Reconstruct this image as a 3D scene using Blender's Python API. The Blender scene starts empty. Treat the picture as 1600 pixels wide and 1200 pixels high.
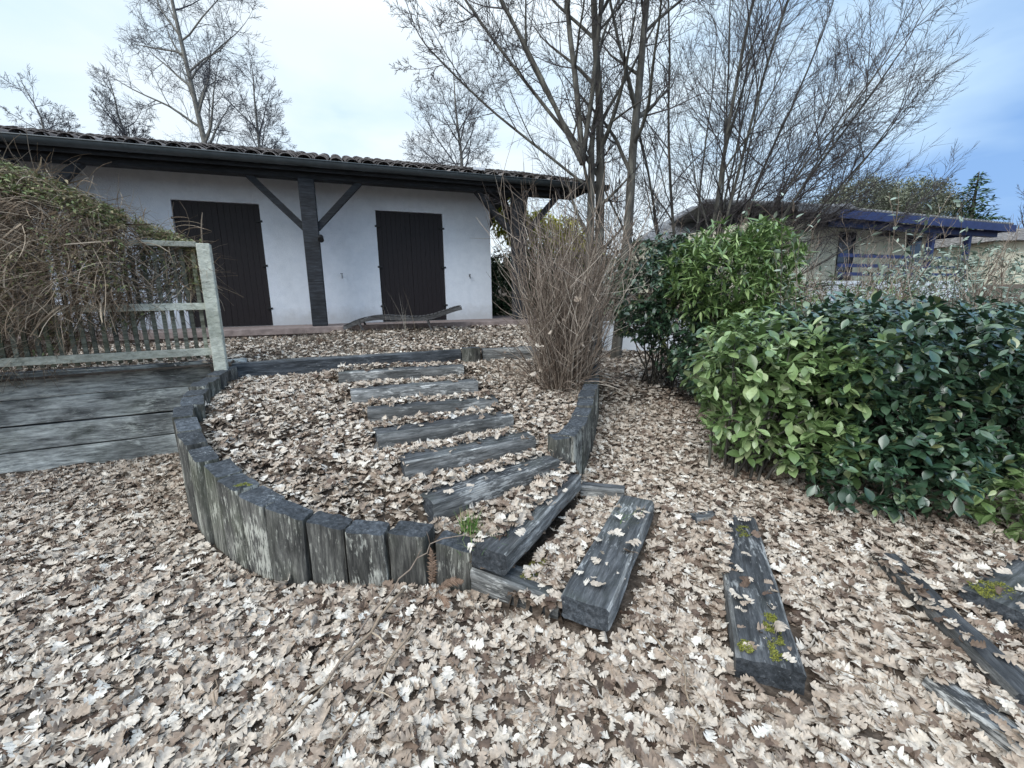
import bpy, math, random
import numpy as np
from mathutils import Vector, Matrix, noise

# ------------------------------------------------------------------ camera, world, sun, exposure
scene = bpy.context.scene
COL = scene.collection
H = 1.55; F = 675.0; TH = .19; RO = .0175
cam_d = bpy.data.cameras.new('camera'); cam = bpy.data.objects.new('camera', cam_d); COL.objects.link(cam)
cam_d.sensor_width = 36; cam_d.lens = F/1600*36; cam_d.clip_start = .05; cam_d.clip_end = 2000
cam.matrix_world = Matrix.Translation((0, 0, H)) @ Matrix.Rotation(math.pi/2-TH, 4, 'X') @ Matrix.Rotation(-RO, 4, 'Z')
scene.camera = cam
scene.render.resolution_x = 1024; scene.render.resolution_y = 768
scene.view_settings.view_transform = 'Standard'; scene.view_settings.look = 'None'
scene.view_settings.exposure = .58; scene.view_settings.gamma = 1

SUN_EL = math.radians(42); SUN_AZ = math.radians(-150)      # behind the camera, to the left, behind cloud
def make_world():
    w = bpy.data.worlds.new('World'); scene.world = w; w.use_nodes = True
    N = w.node_tree.nodes; L = w.node_tree.links; N.clear()
    out = N.new('ShaderNodeOutputWorld'); bg = N.new('ShaderNodeBackground'); L.new(bg.outputs[0], out.inputs[0])
    sky = N.new('ShaderNodeTexSky'); sky.sky_type = 'NISHITA'; sky.sun_disc = False
    sky.sun_elevation = SUN_EL; sky.sun_rotation = SUN_AZ
    tc = N.new('ShaderNodeTexCoord')
    mp = N.new('ShaderNodeMapping'); mp.inputs['Scale'].default_value = (1.1, 1.1, 3.4); L.new(tc.outputs['Generated'], mp.inputs[0])
    n1 = N.new('ShaderNodeTexNoise'); n1.inputs['Scale'].default_value = 1.7; n1.inputs['Detail'].default_value = 5
    n1.inputs['Roughness'].default_value = .5; n1.inputs['Distortion'].default_value = .4; L.new(mp.outputs[0], n1.inputs[0])
    sx = N.new('ShaderNodeSeparateXYZ'); L.new(tc.outputs['Generated'], sx.inputs[0])
    mr = N.new('ShaderNodeMapRange'); mr.inputs[1].default_value = .25; mr.inputs[2].default_value = .8
    mr.inputs[3].default_value = .25; mr.inputs[4].default_value = -.20; L.new(sx.outputs[0], mr.inputs[0])
    ad = N.new('ShaderNodeMath'); ad.operation = 'ADD'; L.new(n1.outputs[0], ad.inputs[0]); L.new(mr.outputs[0], ad.inputs[1])
    r = N.new('ShaderNodeValToRGB'); L.new(ad.outputs[0], r.inputs[0])
    e = r.color_ramp.elements
    e[0].position = .28; e[0].color = (1.7, 3.1, 5.7, 1)
    e[1].position = .80; e[1].color = (6.5, 7.2, 7.7, 1)
    m = e.new(.50); m.color = (3.7, 5.2, 7.0, 1)
    m = e.new(.64); m.color = (5.4, 6.6, 7.6, 1)
    mx = N.new('ShaderNodeMixRGB'); mx.inputs[0].default_value = .88
    L.new(sky.outputs[0], mx.inputs[1]); L.new(r.outputs[0], mx.inputs[2])
    # overcast sky: brighter toward the zenith
    zz = N.new('ShaderNodeMapRange'); zz.inputs[1].default_value = .45; zz.inputs[2].default_value = 1; zz.inputs[3].default_value = 1; zz.inputs[4].default_value = 2.1; L.new(sx.outputs[2], zz.inputs[0])
    vm = N.new('ShaderNodeVectorMath'); vm.operation = 'SCALE'; L.new(mx.outputs[0], vm.inputs[0]); L.new(zz.outputs[0], vm.inputs['Scale'])
    L.new(vm.outputs[0], bg.inputs[0]); bg.inputs[1].default_value = .105
make_world()
sd = bpy.data.lights.new('sun', 'SUN'); sd.energy = 1.3; sd.angle = math.radians(35); sd.color = (1, .985, .96)
sun = bpy.data.objects.new('sun', sd); COL.objects.link(sun)
sun.rotation_euler = (math.pi/2-SUN_EL, 0, math.pi-SUN_AZ) if False else (0, 0, 0)
_sv = Vector((math.sin(SUN_AZ)*math.cos(SUN_EL), math.cos(SUN_AZ)*math.cos(SUN_EL), math.sin(SUN_EL)))
sun.rotation_euler = _sv.to_track_quat('Z', 'Y').to_euler(); sun.location = _sv*30

# ------------------------------------------------------------------ helpers
rng = np.random.default_rng(11); rnd = random.Random(5)
def ray(x, y):
    a = x-800; b = 600-y; cr, sr = math.cos(RO), math.sin(RO)
    u = (a*cr+b*sr)/F; v = (-a*sr+b*cr)/F; c, s = math.cos(TH), math.sin(TH)
    return (u, c+v*s, -s+v*c)
def at(x, y, Y):
    r = ray(x, y); t = Y/r[1]; return Vector((r[0]*t, Y, r[2]*t+H))

def tag(o, label=None, cat=None, group=None, kind=None):
    if label: o['label'] = label
    if cat: o['category'] = cat
    if group: o['group'] = group
    if kind: o['kind'] = kind
    return o
def empty(name, loc, label, cat, group=None, rz=0):
    o = bpy.data.objects.new(name, None); COL.objects.link(o); o.location = loc; o.rotation_euler = (0, 0, rz)
    o.empty_display_size = .2
    return tag(o, label, cat, group)
def link(name, me, mats, parent=None, mw=None, smooth=False):
    for m in (mats if isinstance(mats, (list, tuple)) else [mats]): me.materials.append(m)
    o = bpy.data.objects.new(name, me); COL.objects.link(o)
    if parent is not None:
        o.parent = parent
        par = Matrix.LocRotScale(parent.location, parent.rotation_euler, None)
        if parent.parent is not None:
            par = Matrix.LocRotScale(parent.parent.location, parent.parent.rotation_euler, None) @ par
        o.matrix_basis = par.inverted() @ (mw if mw is not None else Matrix.Identity(4))
    elif mw is not None: o.matrix_basis = mw
    if smooth:
        me.polygons.foreach_set('use_smooth', [True]*len(me.polygons))
    return o

class MB:
    def __init__(s): s.v = []; s.f = []; s.m = []
    def quadbox(s, p, mi=0):       # 8 corners: 0-3 bottom loop, 4-7 top loop
        b = len(s.v); s.v += [tuple(q) for q in p]
        for f in ((3, 2, 1, 0), (4, 5, 6, 7), (0, 1, 5, 4), (1, 2, 6, 5), (2, 3, 7, 6), (3, 0, 4, 7)):
            s.f.append(tuple(b+i for i in f)); s.m.append(mi)
    def box(s, x0, x1, y0, y1, z0, z1, mi=0, M=None):
        p = [(x0, y0, z0), (x1, y0, z0), (x1, y1, z0), (x0, y1, z0), (x0, y0, z1), (x1, y0, z1), (x1, y1, z1), (x0, y1, z1)]
        if M is not None: p = [M @ Vector(q) for q in p]
        s.quadbox(p, mi)
    def bar(s, a, b, w, h, up=(0, 0, 1), mi=0):      # rectangular bar from a to b
        a = Vector(a); b = Vector(b); d = (b-a).normalized(); u = Vector(up)
        r = d.cross(u)
        if r.length < 1e-4: r = d.cross(Vector((1, 0, 0)))
        r.normalize(); u = r.cross(d).normalized(); r = r*w/2; u = u*h/2
        s.quadbox([a-r-u, a+r-u, b+r-u, b-r-u, a-r+u, a+r+u, b+r+u, b-r+u], mi)
    def tube(s, pts, rad, n=5, mi=0, cap=True):
        b = len(s.v); k = len(pts); prev = None
        for i in range(k):
            p = pts[i]
            d = (pts[min(i+1, k-1)]-pts[max(i-1, 0)])
            if d.length < 1e-9: d = Vector((0, 0, 1))
            d.normalize()
            if prev is None:
                x = d.orthogonal().normalized()
            else:
                x = prev - d*prev.dot(d)
                x = x.normalized() if x.length > 1e-6 else d.orthogonal().normalized()
            prev = x; y = d.cross(x); r = rad[i]
            for j in range(n):
                a = 2*math.pi*j/n; c = math.cos(a)*r; q = math.sin(a)*r
                s.v.append((p.x+x.x*c+y.x*q, p.y+x.y*c+y.y*q, p.z+x.z*c+y.z*q))
        for i in range(k-1):
            for j in range(n):
                j2 = (j+1) % n
                s.f.append((b+i*n+j, b+i*n+j2, b+(i+1)*n+j2, b+(i+1)*n+j)); s.m.append(mi)
        if cap and n > 3:
            s.f.append(tuple(b+j for j in reversed(range(n)))); s.m.append(mi)
            s.f.append(tuple(b+(k-1)*n+j for j in range(n))); s.m.append(mi)
    def mesh(s, name):
        me = bpy.data.meshes.new(name); me.from_pydata(s.v, [], s.f)
        me.polygons.foreach_set('material_index', s.m); me.update(); return me
    def build(s, name, mats, parent=None, smooth=False, bevel=0, mw=None):
        o = link(name, s.mesh(name), mats, parent, mw, smooth)
        if parent is not None and mw is None: pass
        if bevel:
            b = o.modifiers.new('bevel', 'BEVEL'); b.width = bevel; b.segments = 2; b.limit_method = 'ANGLE'
        return o

def np_mesh(name, V, Fq):
    """V (n,3) array, Fq (m,4) quads -> mesh, fast"""
    me = bpy.data.meshes.new(name)
    k = Fq.shape[1]
    me.vertices.add(len(V)); me.vertices.foreach_set('co', np.ascontiguousarray(V, dtype=np.float32).ravel())
    me.loops.add(Fq.size); me.loops.foreach_set('vertex_index', Fq.astype(np.int32).ravel())
    me.polygons.add(len(Fq)); me.polygons.foreach_set('loop_start', np.arange(0, Fq.size, k, dtype=np.int32))
    me.polygons.foreach_set('loop_total', np.full(len(Fq), k, dtype=np.int32))
    me.update(calc_edges=True); me.validate(); return me

# ------------------------------------------------------------------ materials
def new_mat(name):
    m = bpy.data.materials.new(name); m.use_nodes = True
    N = m.node_tree.nodes; L = m.node_tree.links
    return m, N, L, N['Principled BSDF']
def ramp(N, stops, interp='LINEAR'):
    r = N.new('ShaderNodeValToRGB'); r.color_ramp.interpolation = interp; e = r.color_ramp.elements
    e[0].position, e[0].color = stops[0][0], (*stops[0][1], 1)
    e[1].position, e[1].color = stops[-1][0], (*stops[-1][1], 1)
    for p, c in stops[1:-1]:
        q = e.new(p); q.color = (*c, 1)
    return r
def noisen(N, L, src, scale, detail=4, rough=.55, dist=0, mscale=None):
    n = N.new('ShaderNodeTexNoise'); n.inputs['Scale'].default_value = scale; n.inputs['Detail'].default_value = detail
    n.inputs['Roughness'].default_value = rough; n.inputs['Distortion'].default_value = dist
    if mscale:
        mp = N.new('ShaderNodeMapping'); mp.inputs['Scale'].default_value = mscale
        L.new(src, mp.inputs[0]); src = mp.outputs[0]
    L.new(src, n.inputs['Vector']); return n
def mixc(N, L, f, a, b, mode='MIX'):
    m = N.new('ShaderNodeMixRGB'); m.blend_type = mode
    for i, x in enumerate((f, a, b)):
        if isinstance(x, (int, float)): m.inputs[i].default_value = x
        elif isinstance(x, tuple): m.inputs[i].default_value = (*x, 1)
        else: L.new(x, m.inputs[i])
    return m.outputs[0]
def bumpn(N, L, h, strength, dist, B, prev=None):
    b = N.new('ShaderNodeBump'); b.inputs['Strength'].default_value = strength; b.inputs['Distance'].default_value = dist
    L.new(h, b.inputs['Height'])
    if prev is not None: L.new(prev, b.inputs['Normal'])
    L.new(b.outputs[0], B.inputs['Normal']); return b.outputs[0]
def coords(N, L):
    """object coordinates shifted by a random amount per object"""
    tc = N.new('ShaderNodeTexCoord'); oi = N.new('ShaderNodeObjectInfo')
    mu = N.new('ShaderNodeMath'); mu.operation = 'MULTIPLY'; mu.inputs[1].default_value = 37.; L.new(oi.outputs['Random'], mu.inputs[0])
    va = N.new('ShaderNodeVectorMath'); va.operation = 'ADD'; L.new(tc.outputs['Object'], va.inputs[0]); L.new(mu.outputs[0], va.inputs[1])
    return va.outputs[0], oi

def mat_wood(name, dark, mid, light, lichen, lich_lo=.60, lich_hi=.72, patch=.5, green=0):
    m, N, L, B = new_mat(name); co, oi = coords(N, L)
    g = noisen(N, L, co, 1, 8, .72, .25, (5.0, 38, 38))
    r = ramp(N, [(.34, dark), (.5, mid), (.66, light)]); L.new(g.outputs[0], r.inputs[0])
    p = noisen(N, L, co, 2.6, 4, .6, .2, (1, 2.2, 2.2))
    pr = ramp(N, [(.36, (patch,)*3), (.62, (1.15, 1.15, 1.15))]); L.new(p.outputs[0], pr.inputs[0])
    c = mixc(N, L, 1, r.outputs[0], pr.outputs[0], 'MULTIPLY')
    s = noisen(N, L, co, 1, 5, .7, 0, (13, 60, 60))
    s2 = noisen(N, L, co, 3.3, 3, .5)
    mu = N.new('ShaderNodeMath'); mu.operation = 'MULTIPLY_ADD'; mu.inputs[1].default_value = .45; L.new(s2.outputs[0], mu.inputs[0]); 
    sc = N.new('ShaderNodeMath'); sc.operation = 'MULTIPLY'; sc.inputs[1].default_value = .6; L.new(s.outputs[0], sc.inputs[0]); L.new(sc.outputs[0], mu.inputs[2])
    mr = N.new('ShaderNodeMapRange'); mr.inputs[1].default_value = lich_lo; mr.inputs[2].default_value = lich_hi; L.new(mu.outputs[0], mr.inputs[0])
    c = mixc(N, L, mr.outputs[0], c, lichen)
    if green:
        gn = noisen(N, L, co, 1.9, 4, .6); gr = N.new('ShaderNodeMapRange'); gr.inputs[1].default_value = .5; gr.inputs[2].default_value = .75
        gr.inputs[4].default_value = green; L.new(gn.outputs[0], gr.inputs[0]); c = mixc(N, L, gr.outputs[0], c, (.10, .13, .05))
    # per-object brightness
    v = N.new('ShaderNodeMapRange'); v.inputs[3].default_value = .66; v.inputs[4].default_value = 1.3; L.new(oi.outputs['Random'], v.inputs[0])
    hs = N.new('ShaderNodeHueSaturation'); L.new(v.outputs[0], hs.inputs['Value']); L.new(c, hs.inputs['Color'])
    L.new(hs.outputs[0], B.inputs['Base Color']); B.inputs['Roughness'].default_value = .88
    cr = noisen(N, L, co, 1, 3, .5, .6, (1.1, 34, 34))
    crr = ramp(N, [(.33, (0, 0, 0)), (.40, (1, 1, 1))]); L.new(cr.outputs[0], crr.inputs[0])
    b1 = bumpn(N, L, g.outputs[0], .9, .012, B); bumpn(N, L, crr.outputs[0], .7, .006, B, b1)
    return m
M = {}
M['post'] = mat_wood('weathered_oak', (.028, .027, .026), (.10, .098, .09), (.25, .245, .22), (.46, .46, .41), .56, .63, .45, .25)
M['postend'] = mat_wood('dark_end_grain', (.015, .018, .022), (.05, .058, .068), (.12, .13, .145), (.32, .34, .35), .62, .72, .6)
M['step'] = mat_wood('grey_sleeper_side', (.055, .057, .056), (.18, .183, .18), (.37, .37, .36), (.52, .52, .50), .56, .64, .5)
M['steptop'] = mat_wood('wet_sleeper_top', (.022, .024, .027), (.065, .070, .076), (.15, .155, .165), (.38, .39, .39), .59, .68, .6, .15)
M['plank'] = mat_wood('grey_plank', (.11, .116, .115), (.34, .355, .345), (.58, .60, .575), (.64, .66, .62), .57, .70, .35, .15)
M['beam'] = mat_wood('dark_stained_beam', (.008, .009, .011), (.016, .018, .022), (.035, .04, .047), (.04, .045, .05), .7, .9, .7)
M['fence'] = mat_wood('pale_green_paint', (.34, .355, .30), (.54, .555, .475), (.68, .69, .60), (.72, .73, .66), .66, .8, .78, .35)
M['picket'] = mat_wood('dirty_picket_paint', (.07, .07, .055), (.16, .165, .13), (.30, .31, .26), (.4, .42, .36), .62, .75, .6, .5)
M['chaise'] = mat_wood('grey_brown_slats', (.03, .03, .032), (.07, .068, .068), (.13, .13, .13), (.2, .2, .2), .7, .9, .7)

def mat_simple(name, cols, scale=8, rough=.8, bump=.3, bd=.01, detail=5, mscale=None, spec=.3):
    m, N, L, B = new_mat(name); co, oi = coords(N, L)
    n = noisen(N, L, co, scale, detail, .6, 0, mscale)
    k = len(cols); r = ramp(N, [(.3+.4*i/(k-1), c) for i, c in enumerate(cols)]); L.new(n.outputs[0], r.inputs[0])
    L.new(r.outputs[0], B.inputs['Base Color']); B.inputs['Roughness'].default_value = rough
    B.inputs['Specular IOR Level'].default_value = spec
    if bump: bumpn(N, L, n.outputs[0], bump, bd, B)
    return m
def mat_island(name, stops, rough=.6, spec=.4, noise_amt=.25, bump=0, transl=0, coat=0):
    """leaf / twig material: one random tone per connected piece"""
    m, N, L, B = new_mat(name)
    g = N.new('ShaderNodeNewGeometry'); r = ramp(N, stops); L.new(g.outputs['Random Per Island'], r.inputs[0])
    tc = N.new('ShaderNodeTexCoord')
    n = noisen(N, L, tc.outputs['Object'], 55, 3, .6)
    nr = ramp(N, [(.3, (1-noise_amt,)*3), (.7, (1+noise_amt,)*3)]); L.new(n.outputs[0], nr.inputs[0])
    c = mixc(N, L, 1, r.outputs[0], nr.outputs[0], 'MULTIPLY')
    L.new(c, B.inputs['Base Color']); B.inputs['Roughness'].default_value = rough; B.inputs['Specular IOR Level'].default_value = spec
    if coat: B.inputs['Coat Weight'].default_value = coat; B.inputs['Coat Roughness'].default_value = .3
    if bump: bumpn(N, L, n.outputs[0], bump, .004, B)
    if transl:
        t = N.new('ShaderNodeBsdfTranslucent'); L.new(c, t.inputs[0]); mx = N.new('ShaderNodeMixShader'); mx.inputs[0].default_value = transl
        out = N['Material Output']; L.new(B.outputs[0], mx.inputs[1]); L.new(t.outputs[0], mx.inputs[2]); L.new(mx.outputs[0], out.inputs[0])
    return m
M['litter'] = mat_island('dry_oak_leaf', [(0, (.085, .056, .042)), (.11, (.20, .145, .11)), (.25, (.34, .268, .21)), (.5, (.45, .378, .31)), (.85, (.55, .485, .41)), (1, (.70, .655, .59))], .75, .25, .28, .5)
M['soil'] = mat_simple('leaf_mould', [(.03, .022, .016), (.08, .06, .045), (.16, .125, .10)], 26, .95, .8, .03)
M['hedge'] = mat_island('dark_glossy_leaf', [(0, (.018, .045, .024)), (.5, (.044, .092, .050)), (.8, (.078, .14, .078)), (.95, (.13, .19, .095)), (1, (.24, .26, .11))], .30, .6, .2, coat=.6)
M['lightleaf'] = mat_island('light_green_leaf', [(0, (.075, .13, .045)), (.45, (.17, .26, .095)), (.85, (.30, .41, .18)), (1, (.45, .51, .28))], .28, .5, .15, transl=.15, coat=.3)
M['lance'] = mat_island('fresh_green_leaf', [(0, (.075, .13, .045)), (.5, (.165, .26, .085)), (1, (.31, .41, .16))], .38, .5, .15, transl=.1, coat=.2)
M['glauc'] = mat_island('grey_green_leaf', [(0, (.14, .19, .15)), (.5, (.25, .31, .25)), (1, (.40, .46, .38))], .5, .4, .15)
M['yellow'] = mat_island('yellow_bloom', [(0, (.42, .42, .05)), (.5, (.72, .68, .07)), (1, (.85, .82, .2))], .7, .2, .15, transl=.2)
M['conifer'] = mat_island('conifer_green', [(0, (.03, .06, .03)), (.6, (.06, .11, .05)), (1, (.10, .16, .08))], .7, .2, .2)
M['farleaf'] = mat_island('far_olive_foliage', [(0, (.11, .125, .09)), (.6, (.20, .22, .16)), (1, (.28, .28, .20))], .8, .2, .2)
M['drystem'] = mat_island('dry_vine_stem', [(0, (.08, .055, .038)), (.5, (.25, .185, .13)), (1, (.50, .41, .31))], .85, .2, .2)
M['vineleaf'] = mat_island('vine_leaf', [(0, (.10, .12, .05)), (.4, (.19, .235, .10)), (.65, (.30, .32, .15)), (.8, (.36, .29, .17)), (1, (.50, .42, .28))], .6, .3, .2, transl=.15)
M['shrubstem'] = mat_island('pale_grey_stem', [(0, (.065, .048, .038)), (.45, (.19, .148, .118)), (.85, (.34, .28, .23)), (1, (.54, .48, .41))], .85, .2, .2)
M['bark'] = mat_simple('grey_bark', [(.035, .033, .029), (.085, .08, .07), (.17, .165, .14)], 9, .9, .8, .02, mscale=(1, 1, .35))
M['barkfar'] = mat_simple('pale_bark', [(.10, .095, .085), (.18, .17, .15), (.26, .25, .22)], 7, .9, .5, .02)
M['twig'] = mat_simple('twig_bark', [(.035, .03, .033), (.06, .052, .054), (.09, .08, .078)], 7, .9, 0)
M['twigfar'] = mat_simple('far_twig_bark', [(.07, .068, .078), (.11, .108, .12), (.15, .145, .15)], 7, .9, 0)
M['plaster'] = mat_simple('white_render', [(.63, .70, .79), (.69, .76, .85), (.73, .79, .86)], 14, .92, .45, .012, 8)
def plaster_mat():
    m, N, L, B = new_mat('stained_white_render'); tc = N.new('ShaderNodeTexCoord'); co = tc.outputs['Object']
    n = noisen(N, L, co, 7, 8, .65); r = ramp(N, [(.3, (.66, .71, .78)), (.6, (.74, .785, .85))]); L.new(n.outputs[0], r.inputs[0])
    n2 = noisen(N, L, co, 1.3, 5, .7, .4, (1, 1, .45)); r2 = ramp(N, [(.35, (.93, .93, .93)), (.58, (1, 1, 1))]); L.new(n2.outputs[0], r2.inputs[0])
    c = mixc(N, L, 1, r.outputs[0], r2.outputs[0], 'MULTIPLY')
    sx = N.new('ShaderNodeSeparateXYZ'); L.new(co, sx.inputs[0]); n3 = noisen(N, L, co, 5, 5, .7)
    ma = N.new('ShaderNodeMath'); ma.operation = 'MULTIPLY_ADD'; ma.inputs[1].default_value = -.45; L.new(n3.outputs[0], ma.inputs[0]); L.new(sx.outputs[2], ma.inputs[2])
    mr = N.new('ShaderNodeMapRange'); mr.inputs[1].default_value = 1.02; mr.inputs[2].default_value = 1.30; mr.inputs[3].default_value = .45; mr.inputs[4].default_value = 0; L.new(ma.outputs[0], mr.inputs[0])
    c = mixc(N, L, mr.outputs[0], c, (.30, .28, .26)); L.new(c, B.inputs['Base Color']); B.inputs['Roughness'].default_value = .93
    f = noisen(N, L, co, 45, 6, .7); b = bumpn(N, L, f.outputs[0], .7, .012, B); return m
M['plaster'] = plaster_mat()
M['shutter'] = mat_simple('dark_brown_paint', [(.009, .006, .0075), (.013, .0095, .011), (.019, .015, .017)], 10, .55, .2, .003, mscale=(12, 12, .6))
M['metal'] = mat_simple('black_iron', [(.01, .01, .011), (.02, .02, .022)], 12, .5, .1)
M['gutter'] = mat_simple('dark_grey_gutter', [(.035, .045, .05), (.048, .06, .066), (.065, .078, .085)], 5, .42, .05, spec=.5)
M['tile'] = mat_simple('weathered_roof_tile', [(.05, .046, .045), (.15, .135, .125), (.34, .32, .30)], 6, .9, .6, .02, 7)
M['rooftile'] = mat_island('weathered_canal_tile', [(0, (.06, .054, .052)), (.5, (.145, .13, .125)), (1, (.27, .25, .24))], .9, .2, .45, .8)
M['deck'] = mat_simple('terracotta_paving', [(.17, .135, .125), (.24, .19, .175), (.32, .26, .24)], 9, .85, .2)
M['moss'] = mat_island('yellow_green_moss', [(0, (.11, .12, .02)), (1, (.29, .29, .07))], .9, .1, .2)
M['grass'] = mat_island('grass_blade', [(0, (.06, .14, .03)), (.7, (.14, .26, .06)), (1, (.35, .34, .16))], .6, .3, .1, transl=.15)
M['drygrass'] = mat_island('dry_grass', [(0, (.10, .08, .06)), (.5, (.22, .19, .15)), (1, (.42, .38, .32))], .8, .2, .1)
M['fern'] = mat_island('dead_fern', [(0, (.15, .095, .065)), (1, (.30, .21, .155))], .8, .2, .1)
M['white'] = mat_simple('white_paint', [(.70, .74, .78), (.78, .81, .84)], 4, .7, .05)
M['bluepaint'] = mat_simple('blue_paint', [(.022, .034, .10), (.038, .055, .155)], 5, .6, .05)
M['cream'] = mat_simple('cream_render', [(.62, .60, .46), (.72, .69, .55)], 5, .9, .2)
M['slate'] = mat_simple('dark_roof_covering', [(.09, .092, .10), (.16, .165, .175), (.24, .24, .245)], 5, .9, .4, .02)
M['glass'] = mat_simple('window_glass', [(.02, .022, .026), (.03, .034, .04)], 2, .12, 0, spec=.6)
M['litterwhite'] = M['white']

# ------------------------------------------------------------------ terrain heights
def sstep(a, b, x): t = np.clip((x-a)/(b-a), 0, 1); return t*t*(3-2*t)
GY = [-8, 1.2, 2.3, 3.2, 4.0, 6.0, 9.0, 14, 22, 40, 120, 900]
GZ = [0, 0, .02, .11, .19, .32, .48, .75, 1.9, 2.6, 4.5, 6]
def inpoly(x, y, P):
    x = np.asarray(x); y = np.asarray(y); r = np.zeros(x.shape, bool); n = len(P)
    for i in range(n):
        x1, y1 = P[i]; x2, y2 = P[(i+1) % n]
        if y1 == y2: continue
        c = ((y1 > y) != (y2 > y)) & (x < (x2-x1)*(y-y1)/(y2-y1)+x1); r ^= c
    return r
STEPFILL = [(-.04, 1.945), (.49, 2.93), (.80, 2.90), (.20, 1.80)]
def g_low(x, y, fill=True):
    x = np.asarray(x, float); y = np.asarray(y, float)
    h = np.interp(y, GY, GZ); w = sstep(-1.2, .3, x)
    w = np.maximum(w, sstep(12, 25, y))
    hh = h*w
    if fill: hh = np.where(inpoly(x, y, STEPFILL), np.maximum(hh, .125), hh)
    return hh + .012*np.sin(x*2.1+1)*np.cos(y*2.7) + .008*np.sin(x*5.3+y*3.1)

# curved sleeper wall: outer face points and the height of each post top
CURVE = [(-3.12, 4.62, .90), (-3.03, 4.30, .88), (-2.90, 3.85, .85), (-2.74, 3.48, .82), (-2.57, 3.19, .77), (-2.37, 2.93, .68), (-2.12, 2.70, .60), (-1.86, 2.50, .53),
         (-1.62, 2.34, .49), (-1.36, 2.22, .445), (-1.13, 2.18, .37), (-.90, 2.165, .325), (-.66, 2.16, .30), (-.42, 2.13, .285), (-.235, 2.075, .25)]
RIGHT = [(.47, 3.12, .52), (.60, 3.42, .56), (.70, 3.72, .60), (.79, 4.02, .64), (.87, 4.33, .68), (.95, 4.65, .71), (1.02, 4.98, .74), (1.08, 5.31, .78), (1.12, 5.64, .83), (1.17, 5.95, .88), (1.22, 6.25, .90)]
STEPS = [  # front top edge left, right, z, depth, height
    ((-1.80, 4.42), (-.53, 4.74), .85, .20, .13), ((-1.49, 3.90), (-.345, 4.30), .76, .20, .14), ((-1.23, 3.55), (-.125, 3.85), .665, .21, .12),
    ((-1.02, 3.12), (.01, 3.62), .585, .21, .12), ((-.73, 2.74), (.18, 3.26), .50, .21, .12), ((-.48, 2.38), (.35, 3.06), .385, .20, .11)]
S7 = [(-.04, 1.945), (.49, 2.93), (.31, 3.02), (-.225, 2.05)]      # top corners, z .31
S8 = [(.425, 1.715), (.97, 2.78), (.785, 2.87), (.205, 1.80)]
POLY = [(c[0], c[1]) for c in CURVE]+[(-.04, 1.96), (.47, 2.95)]+[(c[0], c[1]) for c in RIGHT]+[(1.30, 6.8), (1.4, 8.0), (1.9, 10.2), (-12, 10.2), (-12, .3), (-4.7, 3.86)]
CP = []
for c in CURVE: CP.append((c[0]+.15, c[1]+.17, c[2]-.12))
for c in RIGHT: CP.append((c[0]-.16, c[1]+.05, c[2]-.12))
for (a, b, z, dp, h) in STEPS:
    d = Vector((b[0]-a[0], b[1]-a[1])).normalized(); n = Vector((-d.y, d.x))
    for t in (0, .25, .5, .75, 1):
        px, py = a[0]+(b[0]-a[0])*t, a[1]+(b[1]-a[1])*t
        CP.append((px-n.x*.05, py-n.y*.05, z-h+.002)); CP.append((px+n.x*dp*.9, py+n.y*dp*.9, z-.028))
CP += [(.0, 2.25, .245), (.3, 2.75, .25), (-.1, 2.2, .24), (.15, 2.6, .25), (-.3, 2.3, .23), (-.6, 2.38, .22), (-.9, 2.5, .30), (-1.2, 2.7, .39), (-1.5, 3.1, .50), (-2, 3.4, .60), (-2.3, 4.1, .72), (-1.9, 3.8, .67)]
for x in np.arange(-3, 1.2, .3): CP.append((x, 4.78+(x+3)*.42 - .1, .745 if x < -.6 else .76))
CP = np.array(CP)
def edge_y(x): return 4.72+(np.minimum(x, 0.2)+3.05)*.40+np.maximum(x-.2, 0)*.1
def g_up(x, y):
    x = np.asarray(x, float); y = np.asarray(y, float); sh = x.shape; xf = x.ravel(); yf = y.ravel(); out = np.empty(xf.shape)
    for i in range(0, len(xf), 20000):
        dx = xf[i:i+20000, None]-CP[None, :, 0]; dy = yf[i:i+20000, None]-CP[None, :, 1]
        w = 1/(dx*dx+dy*dy+.0016)**2; out[i:i+20000] = (w*CP[None, :, 2]).sum(1)/w.sum(1)
    # terrace behind the edging timber: climbs to the paved deck
    e = edge_y(xf); t = np.clip((yf-e)/2.6, 0, 1.25)
    ter = .885+.19*t+.015*np.sin(xf*3.1+yf*2)*np.cos(yf*4.3)
    ter = np.where(xf < -3.1, .92+.13*np.clip((yf-4.0)/4, 0, 1), ter)
    isT = (yf > e) | (xf < -3.2)
    out = np.where(isT, ter, out)
    return out.reshape(sh)

def band(P, w):
    a = [(p[0]-.0, p[1]-.02) for p in P]; c = []
    for i, p in enumerate(P):
        q0, q1 = P[max(i-1, 0)], P[min(i+1, len(P)-1)]; d = Vector((q1[0]-q0[0], q1[1]-q0[1])).normalized(); c.append((p[0]-d.y*w, p[1]+d.x*w))
    return a+c[::-1]
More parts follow.
